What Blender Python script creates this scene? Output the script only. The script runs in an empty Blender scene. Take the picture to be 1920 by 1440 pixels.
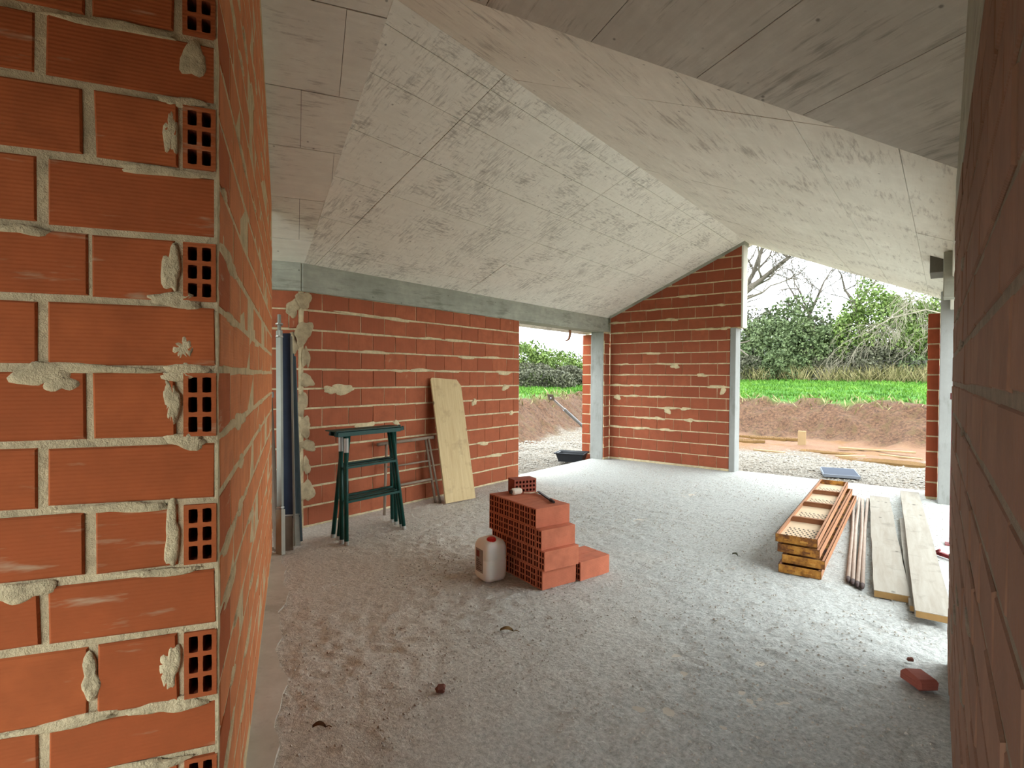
import bpy, bmesh, math, random
import numpy as np
from mathutils import Vector, Matrix

random.seed(7)
RNG = np.random.default_rng(11)
SC = bpy.context.scene
COL = SC.collection

# ------------------------------------------------------------------ camera
F_PX, YAW, PITCH, ROLL, CAM_H = 1030.0, math.radians(38.3), math.radians(0.87), 0.0065, 1.6
cam_data = bpy.data.cameras.new('camera')
cam_data.sensor_fit = 'HORIZONTAL'
cam_data.sensor_width = 36.0
cam_data.lens = 36.0 * F_PX / 1920.0
cam_data.clip_start = 0.02
cam_data.clip_end = 400
cam = bpy.data.objects.new('camera', cam_data)
COL.objects.link(cam)
_f0 = Vector((-math.sin(YAW), math.cos(YAW), 0)); _r0 = Vector((math.cos(YAW), math.sin(YAW), 0)); _u0 = Vector((0, 0, 1))
_fw = _f0 * math.cos(PITCH) - _u0 * math.sin(PITCH); _up = _u0 * math.cos(PITCH) + _f0 * math.sin(PITCH)
_R = _r0 * math.cos(ROLL) + _up * math.sin(ROLL); _U = _up * math.cos(ROLL) - _r0 * math.sin(ROLL)
cam.matrix_world = Matrix(((_R.x, _U.x, -_fw.x, 0), (_R.y, _U.y, -_fw.y, 0), (_R.z, _U.z, -_fw.z, CAM_H), (0, 0, 0, 1)))
SC.camera = cam

# ------------------------------------------------------------------ world / exposure
SKY_STRENGTH = 4.2
SC.view_settings.view_transform = 'Standard'
SC.view_settings.look = 'None'
SC.view_settings.gamma = 1.0
SC.view_settings.use_curve_mapping = False
SC.view_settings.exposure = 0.95
SC.cycles.max_bounces = 7
SC.cycles.diffuse_bounces = 5
SC.cycles.glossy_bounces = 2
SC.cycles.transmission_bounces = 2
SC.cycles.caustics_reflective = False
SC.cycles.caustics_refractive = False
world = bpy.data.worlds.new('overcast_sky'); SC.world = world
world.use_nodes = True
nt = world.node_tree; nt.nodes.clear()
_o = nt.nodes.new('ShaderNodeOutputWorld'); _b = nt.nodes.new('ShaderNodeBackground')
_b.inputs['Color'].default_value = (0.885, 0.965, 1.0, 1); _b.inputs['Strength'].default_value = SKY_STRENGTH
nt.links.new(_b.outputs['Background'], _o.inputs['Surface'])

# ------------------------------------------------------------------ materials
def lin(r, g, b):
    f = lambda c: (c / 255 / 12.92) if c / 255 <= 0.04045 else ((c / 255 + 0.055) / 1.055) ** 2.4
    return (f(r), f(g), f(b), 1)

class NB:
    def __init__(s, name, rough=0.9):
        s.m = bpy.data.materials.new(name); s.m.use_nodes = True
        s.t = s.m.node_tree; s.t.nodes.clear()
        s.out = s.t.nodes.new('ShaderNodeOutputMaterial'); s.p = s.t.nodes.new('ShaderNodeBsdfPrincipled')
        s.t.links.new(s.p.outputs[0], s.out.inputs[0]); s.p.inputs['Roughness'].default_value = rough
        s.p.inputs['Specular IOR Level'].default_value = 0.25
        s.tc = s.t.nodes.new('ShaderNodeTexCoord'); s.geo = s.t.nodes.new('ShaderNodeNewGeometry')
    def link(s, a, b): s.t.links.new(a, b)
    def coord(s, kind='Object', scale=(1, 1, 1), offset_random=False):
        src = s.geo.outputs['Position'] if kind == 'World' else s.tc.outputs[kind]
        mp = s.t.nodes.new('ShaderNodeMapping'); mp.inputs['Scale'].default_value = scale
        s.link(src, mp.inputs['Vector'])
        if offset_random:
            oi = s.t.nodes.new('ShaderNodeObjectInfo'); ml = s.t.nodes.new('ShaderNodeMath'); ml.operation = 'MULTIPLY'
            ml.inputs[1].default_value = 37.0; s.link(oi.outputs['Random'], ml.inputs[0])
            cb = s.t.nodes.new('ShaderNodeCombineXYZ')
            for i in range(3): s.link(ml.outputs[0], cb.inputs[i])
            s.link(cb.outputs[0], mp.inputs['Location'])
        return mp.outputs[0]
    def noise(s, vec, scale, detail=4, rough=0.6, dist=0.0):
        n = s.t.nodes.new('ShaderNodeTexNoise'); n.inputs['Scale'].default_value = scale
        n.inputs['Detail'].default_value = detail; n.inputs['Roughness'].default_value = rough; n.inputs['Distortion'].default_value = dist
        s.link(vec, n.inputs['Vector']); return n.outputs['Fac']
    def vor(s, vec, scale, feature='F1'):
        n = s.t.nodes.new('ShaderNodeTexVoronoi'); n.feature = feature; n.inputs['Scale'].default_value = scale
        s.link(vec, n.inputs['Vector']); return n.outputs['Distance']
    def ramp(s, fac, stops):
        r = s.t.nodes.new('ShaderNodeValToRGB'); e = r.color_ramp.elements
        while len(e) < len(stops): e.new(0.5)
        for i, (p, c) in enumerate(stops):
            e[i].position = p; e[i].color = c if len(c) == 4 else (*c, 1)
        s.link(fac, r.inputs['Fac']); return r.outputs['Color']
    def mask(s, fac, a, b):
        r = s.t.nodes.new('ShaderNodeMapRange'); r.inputs['From Min'].default_value = a; r.inputs['From Max'].default_value = b
        s.link(fac, r.inputs['Value']); return r.outputs[0]
    def mix(s, fac, a, b, mode='MIX'):
        m = s.t.nodes.new('ShaderNodeMix'); m.data_type = 'RGBA'; m.blend_type = mode
        for sock, v in ((m.inputs[0], fac), (m.inputs[6], a), (m.inputs[7], b)):
            if hasattr(v, 'links') or hasattr(v, 'is_linked'): s.link(v, sock)
            else: sock.default_value = v
        return m.outputs[2]
    def math(s, op, a, b=None):
        m = s.t.nodes.new('ShaderNodeMath'); m.operation = op
        for sock, v in ((m.inputs[0], a), (m.inputs[1], b)):
            if v is None: continue
            if hasattr(v, 'is_linked'): s.link(v, sock)
            else: sock.default_value = v
        return m.outputs[0]
    def rand(s): return s.t.nodes.new('ShaderNodeObjectInfo').outputs['Random']
    def wave(s, vec, scale, axis='Z', dist=0.5):
        w = s.t.nodes.new('ShaderNodeTexWave'); w.bands_direction = axis; w.inputs['Scale'].default_value = scale
        w.inputs['Distortion'].default_value = dist; s.link(vec, w.inputs['Vector']); return w.outputs['Fac']
    def attr(s, name):
        a = s.t.nodes.new('ShaderNodeAttribute'); a.attribute_name = name; return a.outputs['Fac']
    def bump(s, h, strength, dist=0.01):
        b = s.t.nodes.new('ShaderNodeBump'); b.inputs['Strength'].default_value = strength; b.inputs['Distance'].default_value = dist
        s.link(h, b.inputs['Height']); s.link(b.outputs[0], s.p.inputs['Normal'])
    def color(s, c):
        if hasattr(c, 'is_linked'): s.link(c, s.p.inputs['Base Color'])
        else: s.p.inputs['Base Color'].default_value = c
        return s.m

def mat_brick(name, c1, c2, mortar, smear=0.62, rib_axis='Z', rib=26, streak=(6, 6, 26)):
    n = NB(name, 0.92)
    v = n.coord('Object', offset_random=True)
    base = n.mix(n.rand(), c1, c2)
    base = n.mix(n.mask(n.noise(v, 9, 3), 0.35, 0.75), base, tuple(x * 0.72 for x in c1[:3]) + (1,))
    vs = n.coord('Object', streak, offset_random=True)
    sm = n.math('ADD', n.math('MULTIPLY', n.noise(vs, 1.0, 4, 0.65), 0.6), n.math('MULTIPLY', n.noise(v, 3.2, 2), 0.4))
    f = n.mask(sm, smear, smear + 0.1)
    base = n.mix(n.math('MULTIPLY', f, 0.72), base, mortar)
    n.color(base)
    w = n.wave(n.coord('Object'), rib, rib_axis, 0.6)
    n.bump(n.math('ADD', n.math('MULTIPLY', w, 0.5), n.noise(v, 40, 2)), 0.35, 0.004)
    return n.m

def mat_plain(name, c, var=0.25, scale=12, rough=0.8, bump=0.2, metal=0.0, bscale=60):
    n = NB(name, rough); v = n.coord('Object', offset_random=True)
    d = tuple(x * (1 - var) for x in c[:3]) + (1,); l = tuple(min(1, x * (1 + var)) for x in c[:3]) + (1,)
    n.color(n.mix(n.noise(v, scale, 3), d, l)); n.p.inputs['Metallic'].default_value = metal
    if bump > 0.06: n.bump(n.noise(v, bscale, 2), bump, 0.004)
    return n.m

MORTAR_C = lin(204, 187, 150)
M = {}
M['brick_fg'] = mat_brick('foreground_brick', lin(182, 98, 54), lin(170, 88, 48), lin(190, 166, 134), 0.585, 'Z', 34, (5, 5, 30))

M['brick_room'] = mat_brick('room_brick', lin(166, 94, 64), lin(148, 80, 54), lin(182, 146, 116), 0.64, 'X', 24, (14, 14, 9))
M['brick_gable'] = mat_brick('gable_brick', lin(156, 86, 59), lin(135, 70, 48), lin(182, 146, 116), 0.66, 'X', 24, (14, 14, 9))
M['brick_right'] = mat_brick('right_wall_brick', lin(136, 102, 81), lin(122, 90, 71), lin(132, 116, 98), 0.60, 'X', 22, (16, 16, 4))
M['brick_stack'] = mat_brick('stacked_brick', lin(200, 118, 88), lin(190, 109, 81), lin(200, 160, 130), 0.74, 'Z', 40, (6, 6, 18))
M['brick_part_lit'] = mat_brick('partition_brick_lit', lin(212, 132, 84), lin(202, 122, 76), lin(206, 180, 146), 0.63, 'Z', 34, (6, 6, 24))  # foreground brick made paler, the colour standing in for missing light on the partition
M['hole'] = mat_plain('hole_inside', lin(120, 58, 34), 0.3)

def mat_mortar(name, c):
    n = NB(name, 0.96); v = n.coord('World')
    a = n.noise(v, 14, 4, 0.7)
    n.color(n.ramp(a, [(0.25, tuple(x * 0.62 for x in c[:3])), (0.55, c), (0.8, tuple(min(1, x * 1.18) for x in c[:3]))]))
    n.bump(n.noise(v, 38, 4, 0.75), 0.8, 0.012)
    return n.m
M['mortar'] = mat_mortar('mortar', MORTAR_C)
M['mortar_dull'] = mat_mortar('mortar_dull', lin(176, 158, 126))
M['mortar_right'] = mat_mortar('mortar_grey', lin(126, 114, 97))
M['mortar_light'] = mat_mortar('mortar_light', lin(200, 178, 140))

def mat_concrete(name, light, dark, stain, grain=(3, 30, 30), tint=0.08, coord='Object', cross=None):
    n = NB(name, 0.88); v = n.coord(coord); vg = n.coord(coord, grain)
    big = n.noise(v, 1.6, 3, 0.65); fine = n.noise(v, 11, 4, 0.7); gr = n.noise(vg, 1.0, 4, 0.65)
    a = n.math('ADD', n.math('MULTIPLY', big, 0.4), n.math('ADD', n.math('MULTIPLY', fine, 0.25), n.math('MULTIPLY', gr, 0.35)))
    c = n.ramp(a, [(0.33, dark), (0.5, tuple((x + y) / 2 for x, y in zip(light[:3], dark[:3]))), (0.62, light)])
    st = n.mask(n.math('ADD', n.math('MULTIPLY', n.noise(vg, 1.6, 4, 0.75), 0.6), n.math('MULTIPLY', n.noise(v, 2.3, 2), 0.4)), 0.53, 0.64)
    c = n.mix(n.math('MULTIPLY', st, 0.65), c, stain)
    if cross:
        x2 = n.mask(n.math('ADD', n.math('MULTIPLY', n.noise(n.coord(coord, cross), 1.3, 4, 0.75), 0.6), n.math('MULTIPLY', big, 0.4)), 0.51, 0.62)
        c = n.mix(n.math('MULTIPLY', x2, 0.55), c, stain)
    pits = n.mask(n.vor(v, 7.5), 0.085, 0.04)
    c = n.mix(n.math('MULTIPLY', pits, 0.7), c, tuple(x * 0.5 for x in stain[:3]) + (1,))
    r = n.rand()
    c = n.mix(n.math('MULTIPLY', r, tint), c, tuple(x * 0.7 for x in dark[:3]) + (1,))
    n.color(c)
    n.bump(gr, 0.3, 0.006)
    return n.m
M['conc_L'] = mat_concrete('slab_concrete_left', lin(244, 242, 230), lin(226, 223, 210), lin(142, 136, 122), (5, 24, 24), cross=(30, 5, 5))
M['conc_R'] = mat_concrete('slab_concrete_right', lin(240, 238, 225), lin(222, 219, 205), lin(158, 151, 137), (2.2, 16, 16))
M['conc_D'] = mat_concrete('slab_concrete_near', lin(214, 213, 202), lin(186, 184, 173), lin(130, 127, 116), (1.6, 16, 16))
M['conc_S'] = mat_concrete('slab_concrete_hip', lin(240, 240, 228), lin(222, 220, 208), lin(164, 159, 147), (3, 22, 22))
M['joint'] = mat_plain('panel_joint', lin(84, 78, 68), 0.2)
M['conc_beam'] = mat_concrete('beam_concrete', lin(170, 171, 157), lin(136, 138, 126), lin(108, 110, 98), (2, 2, 14), 0.0, 'World')
M['conc_pillar'] = mat_concrete('pillar_concrete', lin(152, 153, 149), lin(136, 137, 133), lin(120, 121, 115), (9, 9, 2), 0.0, 'World')
M['white_plaster'] = mat_plain('pale_plaster', lin(200, 196, 182), 0.08, 20)

def mat_floor():
    n = NB('screed', 0.95); v = n.coord('World')
    big = n.noise(v, 0.8, 3, 0.6); fine = n.noise(v, 40, 4, 0.8); mid = n.noise(v, 9, 3, 0.7)
    warm = n.mix(n.mask(fine, 0.25, 0.75), lin(156, 148, 136), lin(236, 229, 217)); cool = n.mix(n.mask(fine, 0.25, 0.75), lin(128, 129, 124), lin(206, 207, 202))
    # warmer, paler screed tone towards the partition side
    sx = n.t.nodes.new('ShaderNodeSeparateXYZ'); n.link(n.geo.outputs['Position'], sx.inputs[0])
    w = n.math('ADD', n.math('MULTIPLY', sx.outputs[0], -0.28), n.math('MULTIPLY', sx.outputs[1], -0.22))
    w = n.mask(n.math('ADD', w, n.math('MULTIPLY', big, 0.9)), 0.05, 0.75)
    c = n.mix(w, cool, warm)
    c = n.mix(n.math('MULTIPLY', n.mask(mid, 0.55, 0.72), 0.4), c, lin(150, 140, 126))
    n.color(c)
    n.bump(fine, 0.9, 0.012)
    return n.m
M['floor'] = mat_floor()
M['floor_smooth'] = mat_concrete('floor_edge_concrete', lin(206, 198, 184), lin(180, 170, 154), lin(158, 146, 130), (4, 4, 4), 0, 'World')

# ------------------------------------------------------------------ mesh helpers
def new_obj(name, verts, faces, mat, parent=None, matrix=None, smooth=False, mesh=None):
    me = mesh
    if me is None:
        me = bpy.data.meshes.new(name); me.from_pydata([tuple(v) for v in verts], [], [tuple(f) for f in faces]); me.update()
        if smooth: me.polygons.foreach_set('use_smooth', [True] * len(me.polygons))
        if mat is not None:
            for mm in (mat if isinstance(mat, (list, tuple)) else [mat]): me.materials.append(mm)
    o = bpy.data.objects.new(name, me); COL.objects.link(o)
    if matrix is not None: o.matrix_world = matrix
    if parent is not None:
        o.parent = parent
        if matrix is not None: o.matrix_local = parent.matrix_world.inverted() @ matrix
    return o
def empty(name, loc=(0, 0, 0), rz=0):
    o = bpy.data.objects.new(name, None); COL.objects.link(o); o.empty_display_size = 0.1
    o.matrix_world = Matrix.Translation(loc) @ Matrix.Rotation(rz, 4, 'Z'); return o
def tag(o, label, cat, group=None):
    o['label'] = label; o['category'] = cat
    if group: o['group'] = group
    return o
def struct(o, label=None):
    o['kind'] = 'structure'
    if label: o['label'] = label
    return o
class MB:
    def __init__(s): s.v = []; s.f = []
    def add(s, V, Fs):
        k = len(s.v); s.v += [tuple(v) for v in V]; s.f += [tuple(i + k for i in f) for f in Fs]
    def box(s, lo, hi, mtx=None):
        x0, y0, z0 = lo; x1, y1, z1 = hi
        V = [Vector(p) for p in ((x0, y0, z0), (x1, y0, z0), (x1, y1, z0), (x0, y1, z0), (x0, y0, z1), (x1, y0, z1), (x1, y1, z1), (x0, y1, z1))]
        if mtx: V = [mtx @ v for v in V]
        s.add(V, [(0, 3, 2, 1), (4, 5, 6, 7), (0, 1, 5, 4), (1, 2, 6, 5), (2, 3, 7, 6), (3, 0, 4, 7)])
    def cbox(s, lo, hi, c=0.004, mtx=None):   # chamfered box
        x = (lo[0], hi[0]); y = (lo[1], hi[1]); z = (lo[2], hi[2]); V = []; idx = {}
        for i in (0, 1):
            for j in (0, 1):
                for k in (0, 1):
                    si, sj, sk = (1 - 2 * i), (1 - 2 * j), (1 - 2 * k)
                    for a in range(3):
                        d = [c, c, c]; d[a] = 0
                        idx[(i, j, k, a)] = len(V); V.append(Vector((x[i] + si * d[0], y[j] + sj * d[1], z[k] + sk * d[2])))
        Fs = []
        for a in range(3):
            for e in (0, 1):
                o = [q for q in range(3) if q != a]; L = []
                for p, q in ((0, 0), (1, 0), (1, 1), (0, 1)):
                    t = [0, 0, 0]; t[a] = e; t[o[0]] = p; t[o[1]] = q; L.append(idx[(*t, a)])
                Fs.append(L)
        for a in range(3):        # edges along axis a
            o = [q for q in range(3) if q != a]
            for p in (0, 1):
                for q in (0, 1):
                    t0 = [0, 0, 0]; t1 = [0, 0, 0]; t1[a] = 1
                    t0[o[0]] = t1[o[0]] = p; t0[o[1]] = t1[o[1]] = q
                    Fs.append([idx[(*t0, o[0])], idx[(*t1, o[0])], idx[(*t1, o[1])], idx[(*t0, o[1])]])
        for i in (0, 1):
            for j in (0, 1):
                for k in (0, 1): Fs.append([idx[(i, j, k, 0)], idx[(i, j, k, 1)], idx[(i, j, k, 2)]])
        ctr = Vector(((x[0] + x[1]) / 2, (y[0] + y[1]) / 2, (z[0] + z[1]) / 2)); out = []
        for f in Fs:
            P = [V[q] for q in f]; nrm = (P[1] - P[0]).cross(P[2] - P[0])
            out.append(f if nrm.dot(sum(P, Vector()) / len(P) - ctr) > 0 else f[::-1])
        if mtx: V = [mtx @ v for v in V]
        s.add(V, out)
    def tube(s, pts, r, n=8, cap=True):
        pts = [Vector(p) for p in pts]; rs = r if isinstance(r, (list, tuple)) else [r] * len(pts)
        k = len(s.v); prev = None
        for i, p in enumerate(pts):
            d = (pts[min(i + 1, len(pts) - 1)] - pts[max(i - 1, 0)]).normalized()
            if prev is None: a = d.orthogonal().normalized()
            else: a = (prev - d * prev.dot(d)).normalized()
            prev = a; b = d.cross(a)
            for j in range(n):
                t = 2 * math.pi * j / n; s.v.append(tuple(p + (a * math.cos(t) + b * math.sin(t)) * rs[i]))
        for i in range(len(pts) - 1):
            for j in range(n): s.f.append((k + i * n + j, k + i * n + (j + 1) % n, k + (i + 1) * n + (j + 1) % n, k + (i + 1) * n + j))
        if cap:
            s.f.append(tuple(k + j for j in range(n))[::-1]); s.f.append(tuple(k + (len(pts) - 1) * n + j for j in range(n)))
    def bar(s, p, q, w, h, up=(0, 0, 1)):     # rectangular bar between two points
        p = Vector(p); q = Vector(q); d = (q - p).normalized(); u = Vector(up); a = d.cross(u).normalized(); b = a.cross(d)
        V = [c + a * (w / 2 * i) + b * (h / 2 * j) for c in (p, q) for i, j in ((-1, -1), (1, -1), (1, 1), (-1, 1))]
        s.add(V, [(0, 3, 2, 1), (4, 5, 6, 7), (0, 1, 5, 4), (1, 2, 6, 5), (2, 3, 7, 6), (3, 0, 4, 7)][::1])
    def prism(s, poly, z0, z1, mtx=None):     # poly CCW in xy, extruded in z
        n = len(poly); V = [Vector((p[0], p[1], z0)) for p in poly] + [Vector((p[0], p[1], z1)) for p in poly]
        if mtx: V = [mtx @ v for v in V]
        s.add(V, [tuple(range(n))[::-1], tuple(range(n, 2 * n))] + [(i, (i + 1) % n, n + (i + 1) % n, n + i) for i in range(n)])
    def build(s, name, mat, parent=None, matrix=None, smooth=False): return new_obj(name, s.v, s.f, mat, parent, matrix, smooth)

def clip(poly, a, b, c):   # keep a*x+b*y<=c
    out = []
    for i in range(len(poly)):
        p, q = poly[i], poly[(i + 1) % len(poly)]; dp = a * p[0] + b * p[1] - c; dq = a * q[0] + b * q[1] - c
        if dp <= 0: out.append(p)
        if dp * dq < 0:
            t = dp / (dp - dq); out.append((p[0] + t * (q[0] - p[0]), p[1] + t * (q[1] - p[1])))
    return out
def area(poly): return 0.5 * sum(poly[i][0] * poly[(i + 1) % len(poly)][1] - poly[(i + 1) % len(poly)][0] * poly[i][1] for i in range(len(poly))) if len(poly) > 2 else 0
def wall_frame(origin, u):   # local x along the wall, y into the wall, z up
    ux, uy = u; l = math.hypot(ux, uy); ux /= l; uy /= l
    return Matrix(((ux, -uy, 0, origin[0]), (uy, ux, 0, origin[1]), (0, 0, 1, 0 if len(origin) < 3 else origin[2]), (0, 0, 0, 1)))

_BM = {}
def brick_mesh(L, H, D, mat, seed):
    key = (round(L, 4), round(H, 4), round(D, 4), mat.name, seed)
    if key in _BM: return _BM[key]
    r = random.Random(hash((seed, round(L * 1000), round(H * 1000))))
    j = lambda a=0.0028: r.uniform(-a, a); c = 0.004
    o = [(0, 0), (L, 0), (L, H), (0, H)]; o = [(x + j(), z + j()) for x, z in o]
    cx, cz = L / 2, H / 2
    ins = lambda p: (p[0] + math.copysign(c, cx - p[0]), p[1] + math.copysign(c, cz - p[1]))
    V = [(*(lambda q: (q[0], j(0.0015), q[1]))(ins(p)),) for p in o] + [(p[0], c, p[1]) for p in o] + [(p[0], D, p[1]) for p in o]
    Fs = [(0, 1, 2, 3)] + [(4 + i, 4 + (i + 1) % 4, (i + 1) % 4, i) for i in range(4)] + [(8 + i, 8 + (i + 1) % 4, 4 + (i + 1) % 4, 4 + i) for i in range(4)]
    me = bpy.data.meshes.new('brick'); me.from_pydata(V, [], Fs); me.update(); me.materials.append(mat); _BM[key] = me
    return me

def put_brick(parent, fr, s0, z0, L, H, D, mat, planes=(), jit=0.003, name='brick', proud=None):
    """one brick of a wall; planes: list of (a,b,c) half planes a*s+b*z<=c that cut it"""
    poly = [(s0, z0), (s0 + L, z0), (s0 + L, z0 + H), (s0, z0 + H)]; cut = poly
    for a, b, c in planes:
        cut = clip(cut, a, b, c)
        if len(cut) < 3: return None
    if area(cut) < 0.0012: return None
    dy = random.uniform(-jit, jit)
    if abs(area(cut) - area(poly)) < 1e-6:
        mt = fr @ Matrix.Translation((s0, dy, z0)) @ Matrix.Rotation(random.uniform(-0.003, 0.003), 4, 'Y') @ Matrix.Rotation(random.uniform(-0.006, 0.006), 4, 'Z')
        return new_obj(name, None, None, None, parent, mt, mesh=brick_mesh(L, H, D, mat, random.randrange(5)))
    cx, cz = cut[0]
    n = len(cut); V = [(x - cx, 0, z - cz) for x, z in cut] + [(x - cx, D, z - cz) for x, z in cut]
    Fs = [tuple(range(n))] + [(i + n, (i + 1) % n + n, (i + 1) % n, i) for i in range(n)]
    return new_obj(name, V, Fs, mat, parent, fr @ Matrix.Translation((cx, dy, cz)))

def core(name, fr, poly, y0, y1, mat):     # wall body: polygon in (s,z) extruded through y0..y1
    mb = MB(); n = len(poly)
    V = [(x, y0, z) for x, z in poly] + [(x, y1, z) for x, z in poly]
    mb.add(V, [tuple(range(n)), tuple(range(n, 2 * n))[::-1]] + [(i + n, (i + 1) % n + n, (i + 1) % n, i) for i in range(n)])
    o = mb.build(name, mat, None, fr); struct(o); return o

def courses(parent, fr, s_min, s_max, zs, pitch, off_even, off_odd, D, mat, planes=(), bed=0.02, head=0.012, jit=0.003, name='brick', minlen=0.04):
    for k in range(len(zs) - 1):
        z0 = zs[k] + bed / 2; H = zs[k + 1] - zs[k] - bed
        off = off_even if k % 2 == 0 else off_odd
        st = off + pitch * math.floor((s_min - off) / pitch); s = st
        while s < s_max - 1e-6:
            a = max(s + head / 2, s_min); b = min(s + pitch - head / 2, s_max)
            if b - a > minlen: put_brick(parent, fr, a, z0, b - a, H, D, mat, planes, jit, name)
            s += pitch

def blob(parent, fr, s, z, rx, rz, mat, name='mortar_patch', th=0.006, seed=0, y=-0.0025):
    r = random.Random(seed * 7 + 3); n = 26; ph = [r.uniform(0, 6.28) for _ in range(5)]
    rad = [1 + 0.2 * math.sin(2 * t + ph[0]) + 0.14 * math.sin(3 * t + ph[1]) + 0.09 * math.sin(5 * t + ph[2]) + 0.05 * math.sin(7 * t + ph[3]) for t in (2 * math.pi * i / n for i in range(n))]
    V = [(0, -th, 0)]; Fs = []
    for q, (k, yy) in enumerate(((0.55, -th * 0.95), (0.9, -th * 0.6), (1.0, 0.003))):
        for i in range(n):
            t = 2 * math.pi * i / n; V.append((rx * rad[i] * k * math.cos(t), yy + (r.uniform(-0.0012, 0.0012) if q < 2 else 0), rz * rad[i] * k * math.sin(t)))
    for i in range(n):
        Fs.append((0, 1 + i, 1 + (i + 1) % n))
        for q in range(2): Fs.append((1 + q * n + i, 1 + (q + 1) * n + i, 1 + (q + 1) * n + (i + 1) % n, 1 + q * n + (i + 1) % n))
    return new_obj(name, V, Fs, mat, parent, fr @ Matrix.Translation((s, y, z)), smooth=True)

def hole_brick(L, H, D, ends, mat_face, mat_in, cols, rows, depth=0.12, rnd=False, rim=0.010, name='brick'):
    """brick with its length along x; holes open on the x ends listed in ends (0 / 1); D along y, H along z"""
    V = []; Fs = []; MI = []
    def quad(*p, m=0):
        k = len(V); V.extend(p); Fs.append(tuple(range(k, k + len(p)))); MI.append(m)
    quad((0, 0, 0), (L, 0, 0), (L, 0, H), (0, 0, H)); quad((L, D, 0), (0, D, 0), (0, D, H), (L, D, H))
    quad((0, 0, H), (L, 0, H), (L, D, H), (0, D, H)); quad((0, D, 0), (L, D, 0), (L, 0, 0), (0, 0, 0))
    for e in (0, 1):
        X = L * e; sg = 1 if e == 0 else -1
        if e not in ends:
            q = [(X, 0, 0), (X, 0, H), (X, D, H), (X, D, 0)]; quad(*(q if e == 0 else q[::-1])); continue
        cw, ch = (D - rim) / cols, (H - rim) / rows
        ys = [0] + [rim / 2 + cw * i for i in range(1, cols)] + [D]; zs = [0] + [rim / 2 + ch * i for i in range(1, rows)] + [H]
        for i in range(cols):
            for j in range(rows):
                y0, y1, z0, z1 = ys[i], ys[i + 1], zs[j], zs[j + 1]
                cy, cz = rim / 2 + cw * (i + 0.5), rim / 2 + ch * (j + 0.5)
                out = [(y0, z0), ((y0 + y1) / 2, z0), (y1, z0), (y1, (z0 + z1) / 2), (y1, z1), ((y0 + y1) / 2, z1), (y0, z1), (y0, (z0 + z1) / 2)]
                hw, hh = (cw - rim) / 2, (ch - rim) / 2; kk = 0.72 if rnd else 0.93
                inn = [(-hw * kk, -hh * kk), (0, -hh), (hw * kk, -hh * kk), (hw, 0), (hw * kk, hh * kk), (0, hh), (-hw * kk, hh * kk), (-hw, 0)]
                inn = [(cy + a, cz + b) for a, b in inn]
                for q in range(8):
                    w = (q + 1) % 8
                    f = [(X, *out[q]), (X, *inn[q]), (X, *inn[w]), (X, *out[w])]; g = [(X, *inn[q]), (X + sg * depth, *inn[q]), (X + sg * depth, *inn[w]), (X, *inn[w])]
                    quad(*(f if e == 0 else f[::-1])); quad(*(g if e == 0 else g[::-1]), m=1)
                b = [(X + sg * depth, *p) for p in inn]; quad(*(b[::-1] if e == 0 else b), m=1)
    me = bpy.data.meshes.new(name); me.from_pydata(V, [], Fs); me.update(); me.materials.append(mat_face); me.materials.append(mat_in)
    me.polygons.foreach_set('material_index', MI); return me

# ------------------------------------------------------------------ numpy value noise
def vnoise(x, y, seed):
    xi = np.floor(x).astype(np.int64); yi = np.floor(y).astype(np.int64); fx = x - xi; fy = y - yi
    fx = fx * fx * (3 - 2 * fx); fy = fy * fy * (3 - 2 * fy)
    def h(a, b):
        n = (a * 374761393 + b * 668265263 + seed * 974634777) & 0x7fffffff
        n = ((n ^ (n >> 13)) * 1274126177) & 0x7fffffff
        return ((n ^ (n >> 16)) & 0xffff) / 65535.0
    return (h(xi, yi) * (1 - fx) + h(xi + 1, yi) * fx) * (1 - fy) + (h(xi, yi + 1) * (1 - fx) + h(xi + 1, yi + 1) * fx) * fy
def grid_obj(name, xs, ys, Z, mat, parent=None, smooth=True):
    nx, ny = len(xs), len(ys); X, Y = np.meshgrid(xs, ys)
    co = np.stack([X.ravel(), Y.ravel(), Z.ravel()], 1)
    i = np.arange((ny - 1) * (nx - 1)); r = i // (nx - 1); c = i % (nx - 1); a = r * nx + c
    F = np.stack([a, a + 1, a + nx + 1, a + nx], 1)
    me = bpy.data.meshes.new(name); me.vertices.add(len(co)); me.vertices.foreach_set('co', co.ravel())
    me.loops.add(F.size); me.loops.foreach_set('vertex_index', F.ravel()); me.polygons.add(len(F))
    me.polygons.foreach_set('loop_start', np.arange(0, F.size, 4)); me.polygons.foreach_set('loop_total', np.full(len(F), 4))
    me.polygons.foreach_set('use_smooth', np.full(len(F), smooth)); me.update(calc_edges=True); me.validate()
    me.materials.append(mat); o = bpy.data.objects.new(name, me); COL.objects.link(o)
    if parent: o.parent = parent
    return o

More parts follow.
